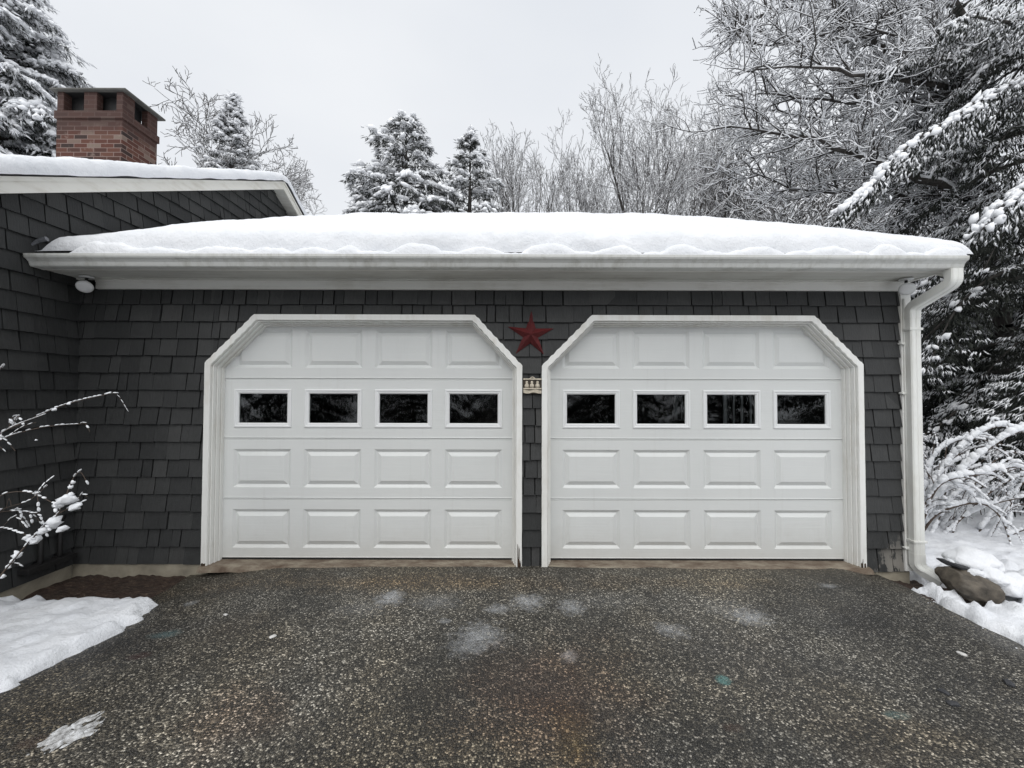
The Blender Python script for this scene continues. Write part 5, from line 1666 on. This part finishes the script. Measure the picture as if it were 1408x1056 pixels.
link('snow_cover', blob_mesh('snow_cover', [(at(a, b, 3.28) - c_)[:] for a, b, _, _ in bl], [q for _, _, q, _ in bl], [q for _, _, _, q in bl], 6, .16, None, hi=4), M['snow'], o)

def ground_pt(px, py, z=-0.01):
    t = math.tan(math.atan((528 - py) / FPX) + PITCH); d = (z - CAM.z) / t
    p = at(px, py, d); return p
for (px, py, s_, sd, lab) in [(1389, 938, .020, 1, 'dark stone chip with a pale top at the right edge of the driveway'), (1299, 950, .016, 2, 'small dark stone chip on the asphalt, upper of the two close together'), (1311, 966, .018, 3, 'small dark stone chip on the asphalt, lower of the two close together')]:
    p = ground_pt(px, py, -.01); p.z = float(drive_z(p.x, p.y)) + s_ * .25
    rock('stone_chip', lab, 'stone', p, (s_ * 1.6, s_, s_ * .55), (0, 0, sd), sd, 'chip_dark', .25)
for (px, py, s_, sd, lab) in [(376, 876, .013, 4, 'tiny pale chip of ice on the asphalt before the left garage door'), (1323, 897, .014, 5, 'pale flat chip of ice near the right edge of the driveway'), (311, 846, .009, 9, 'smallest pale ice crumb on the asphalt near the left snow bank')]:
    p = ground_pt(px, py, -.01); p.z = float(drive_z(p.x, p.y)) + s_ * .25
    rock('ice_chip', lab, 'ice', p, (s_ * 1.8, s_ * 1.2, s_ * .5), (0, 0, sd), sd, 'chip_pale', .25)
# crumbs of snow along the driveway edges
rg = random.Random(6)
SP, SX = [], []
for i in range(110):
    yy = rg.uniform(-2.8, -0.35)
    if rg.random() < .5: xx = DL + abs(rg.gauss(0, .07)) - .02
    else: xx = DR + .08 - abs(rg.gauss(0, .09))
    SP.append((xx, yy, float(drive_z(xx, yy)) + .001)); SX.append(rg.uniform(.002, .007))
o = link('snow_crumbs', blob_mesh('snow_crumbs', SP, SX, [s * .6 for s in SX], 3, .25), M['snow'])
tag(o, 'loose snow crumbs strewn along both edges of the driveway', 'snow', kind='stuff')
# slush patch at the lower left of the drive
pc = ground_pt(104, 1006)
xs = np.linspace(-.19, .19, 130); ys = np.linspace(-.17, .17, 120)
X, Y = np.meshgrid(xs, ys); x, y = X.ravel(), Y.ravel()
xr, yr = x * .8 + y * .6, -x * .6 + y * .8
r_ = np.sqrt(((x - .15 * y) / .085) ** 2 + (y / .120) ** 2) + .75 * fbm(xr * 12, yr * 12, 4, 5)
m_ = 1 - r_
z = np.where(m_ > -.1, np.minimum(m_, .30) * .016 - .002 + .010 * fbm(xr * 55 + 9 * fbm(x * 9, y * 9, 2, 2), yr * 55, 1, 4), -.02)
bz = drive_z(x + pc.x, y + pc.y)
me_V = np.stack([x, y, z + bz - float(bz.mean())], 1)
o = grid_mesh('slush_patch', me_V, 130, 120, M['slush'])
o.location = (pc.x, pc.y, float(bz.mean()) + .001)
tag(o, 'patch of half-melted grey slush on the asphalt at lower left', 'slush')

# evergreens added behind the camera, out of view, to darken the door glass reflections
first_ = None
labs = ['far left', 'left', 'left of the middle', 'middle', 'right of the middle', 'right', 'far right']
for i_, (xx, yy, s_) in enumerate([(-13, -13, 1.0), (-9, -14, .9), (-4.5, -15, 1.05), (.2, -16, .95), (4.5, -15, 1.0), (9, -14, .9), (13.5, -13, 1.05)]):
    lab = 'snowy evergreen added behind the camera to darken the door glass reflections, ' + labs[i_]
    if first_ is None:
        first_ = c2 = conifer('reflection_evergreen', lab, 'evergreen tree', (xx, yy, -.1), 6.0, 3.0, 53, nb=90, tuft=.30, blob=.16, prof=.7, droop=.4, step=.28, zmin=.02, density=7, snow=.4, mat='dark_needles', group='evergreens added for dark reflections', feather=3, blobs=False)
    else:
        c2 = copy_tree(first_); c2.location = (xx, yy, -.1); c2['label'] = lab
    c2.scale = (s_,) * 3; c2.rotation_euler.z = i_ * 1.3
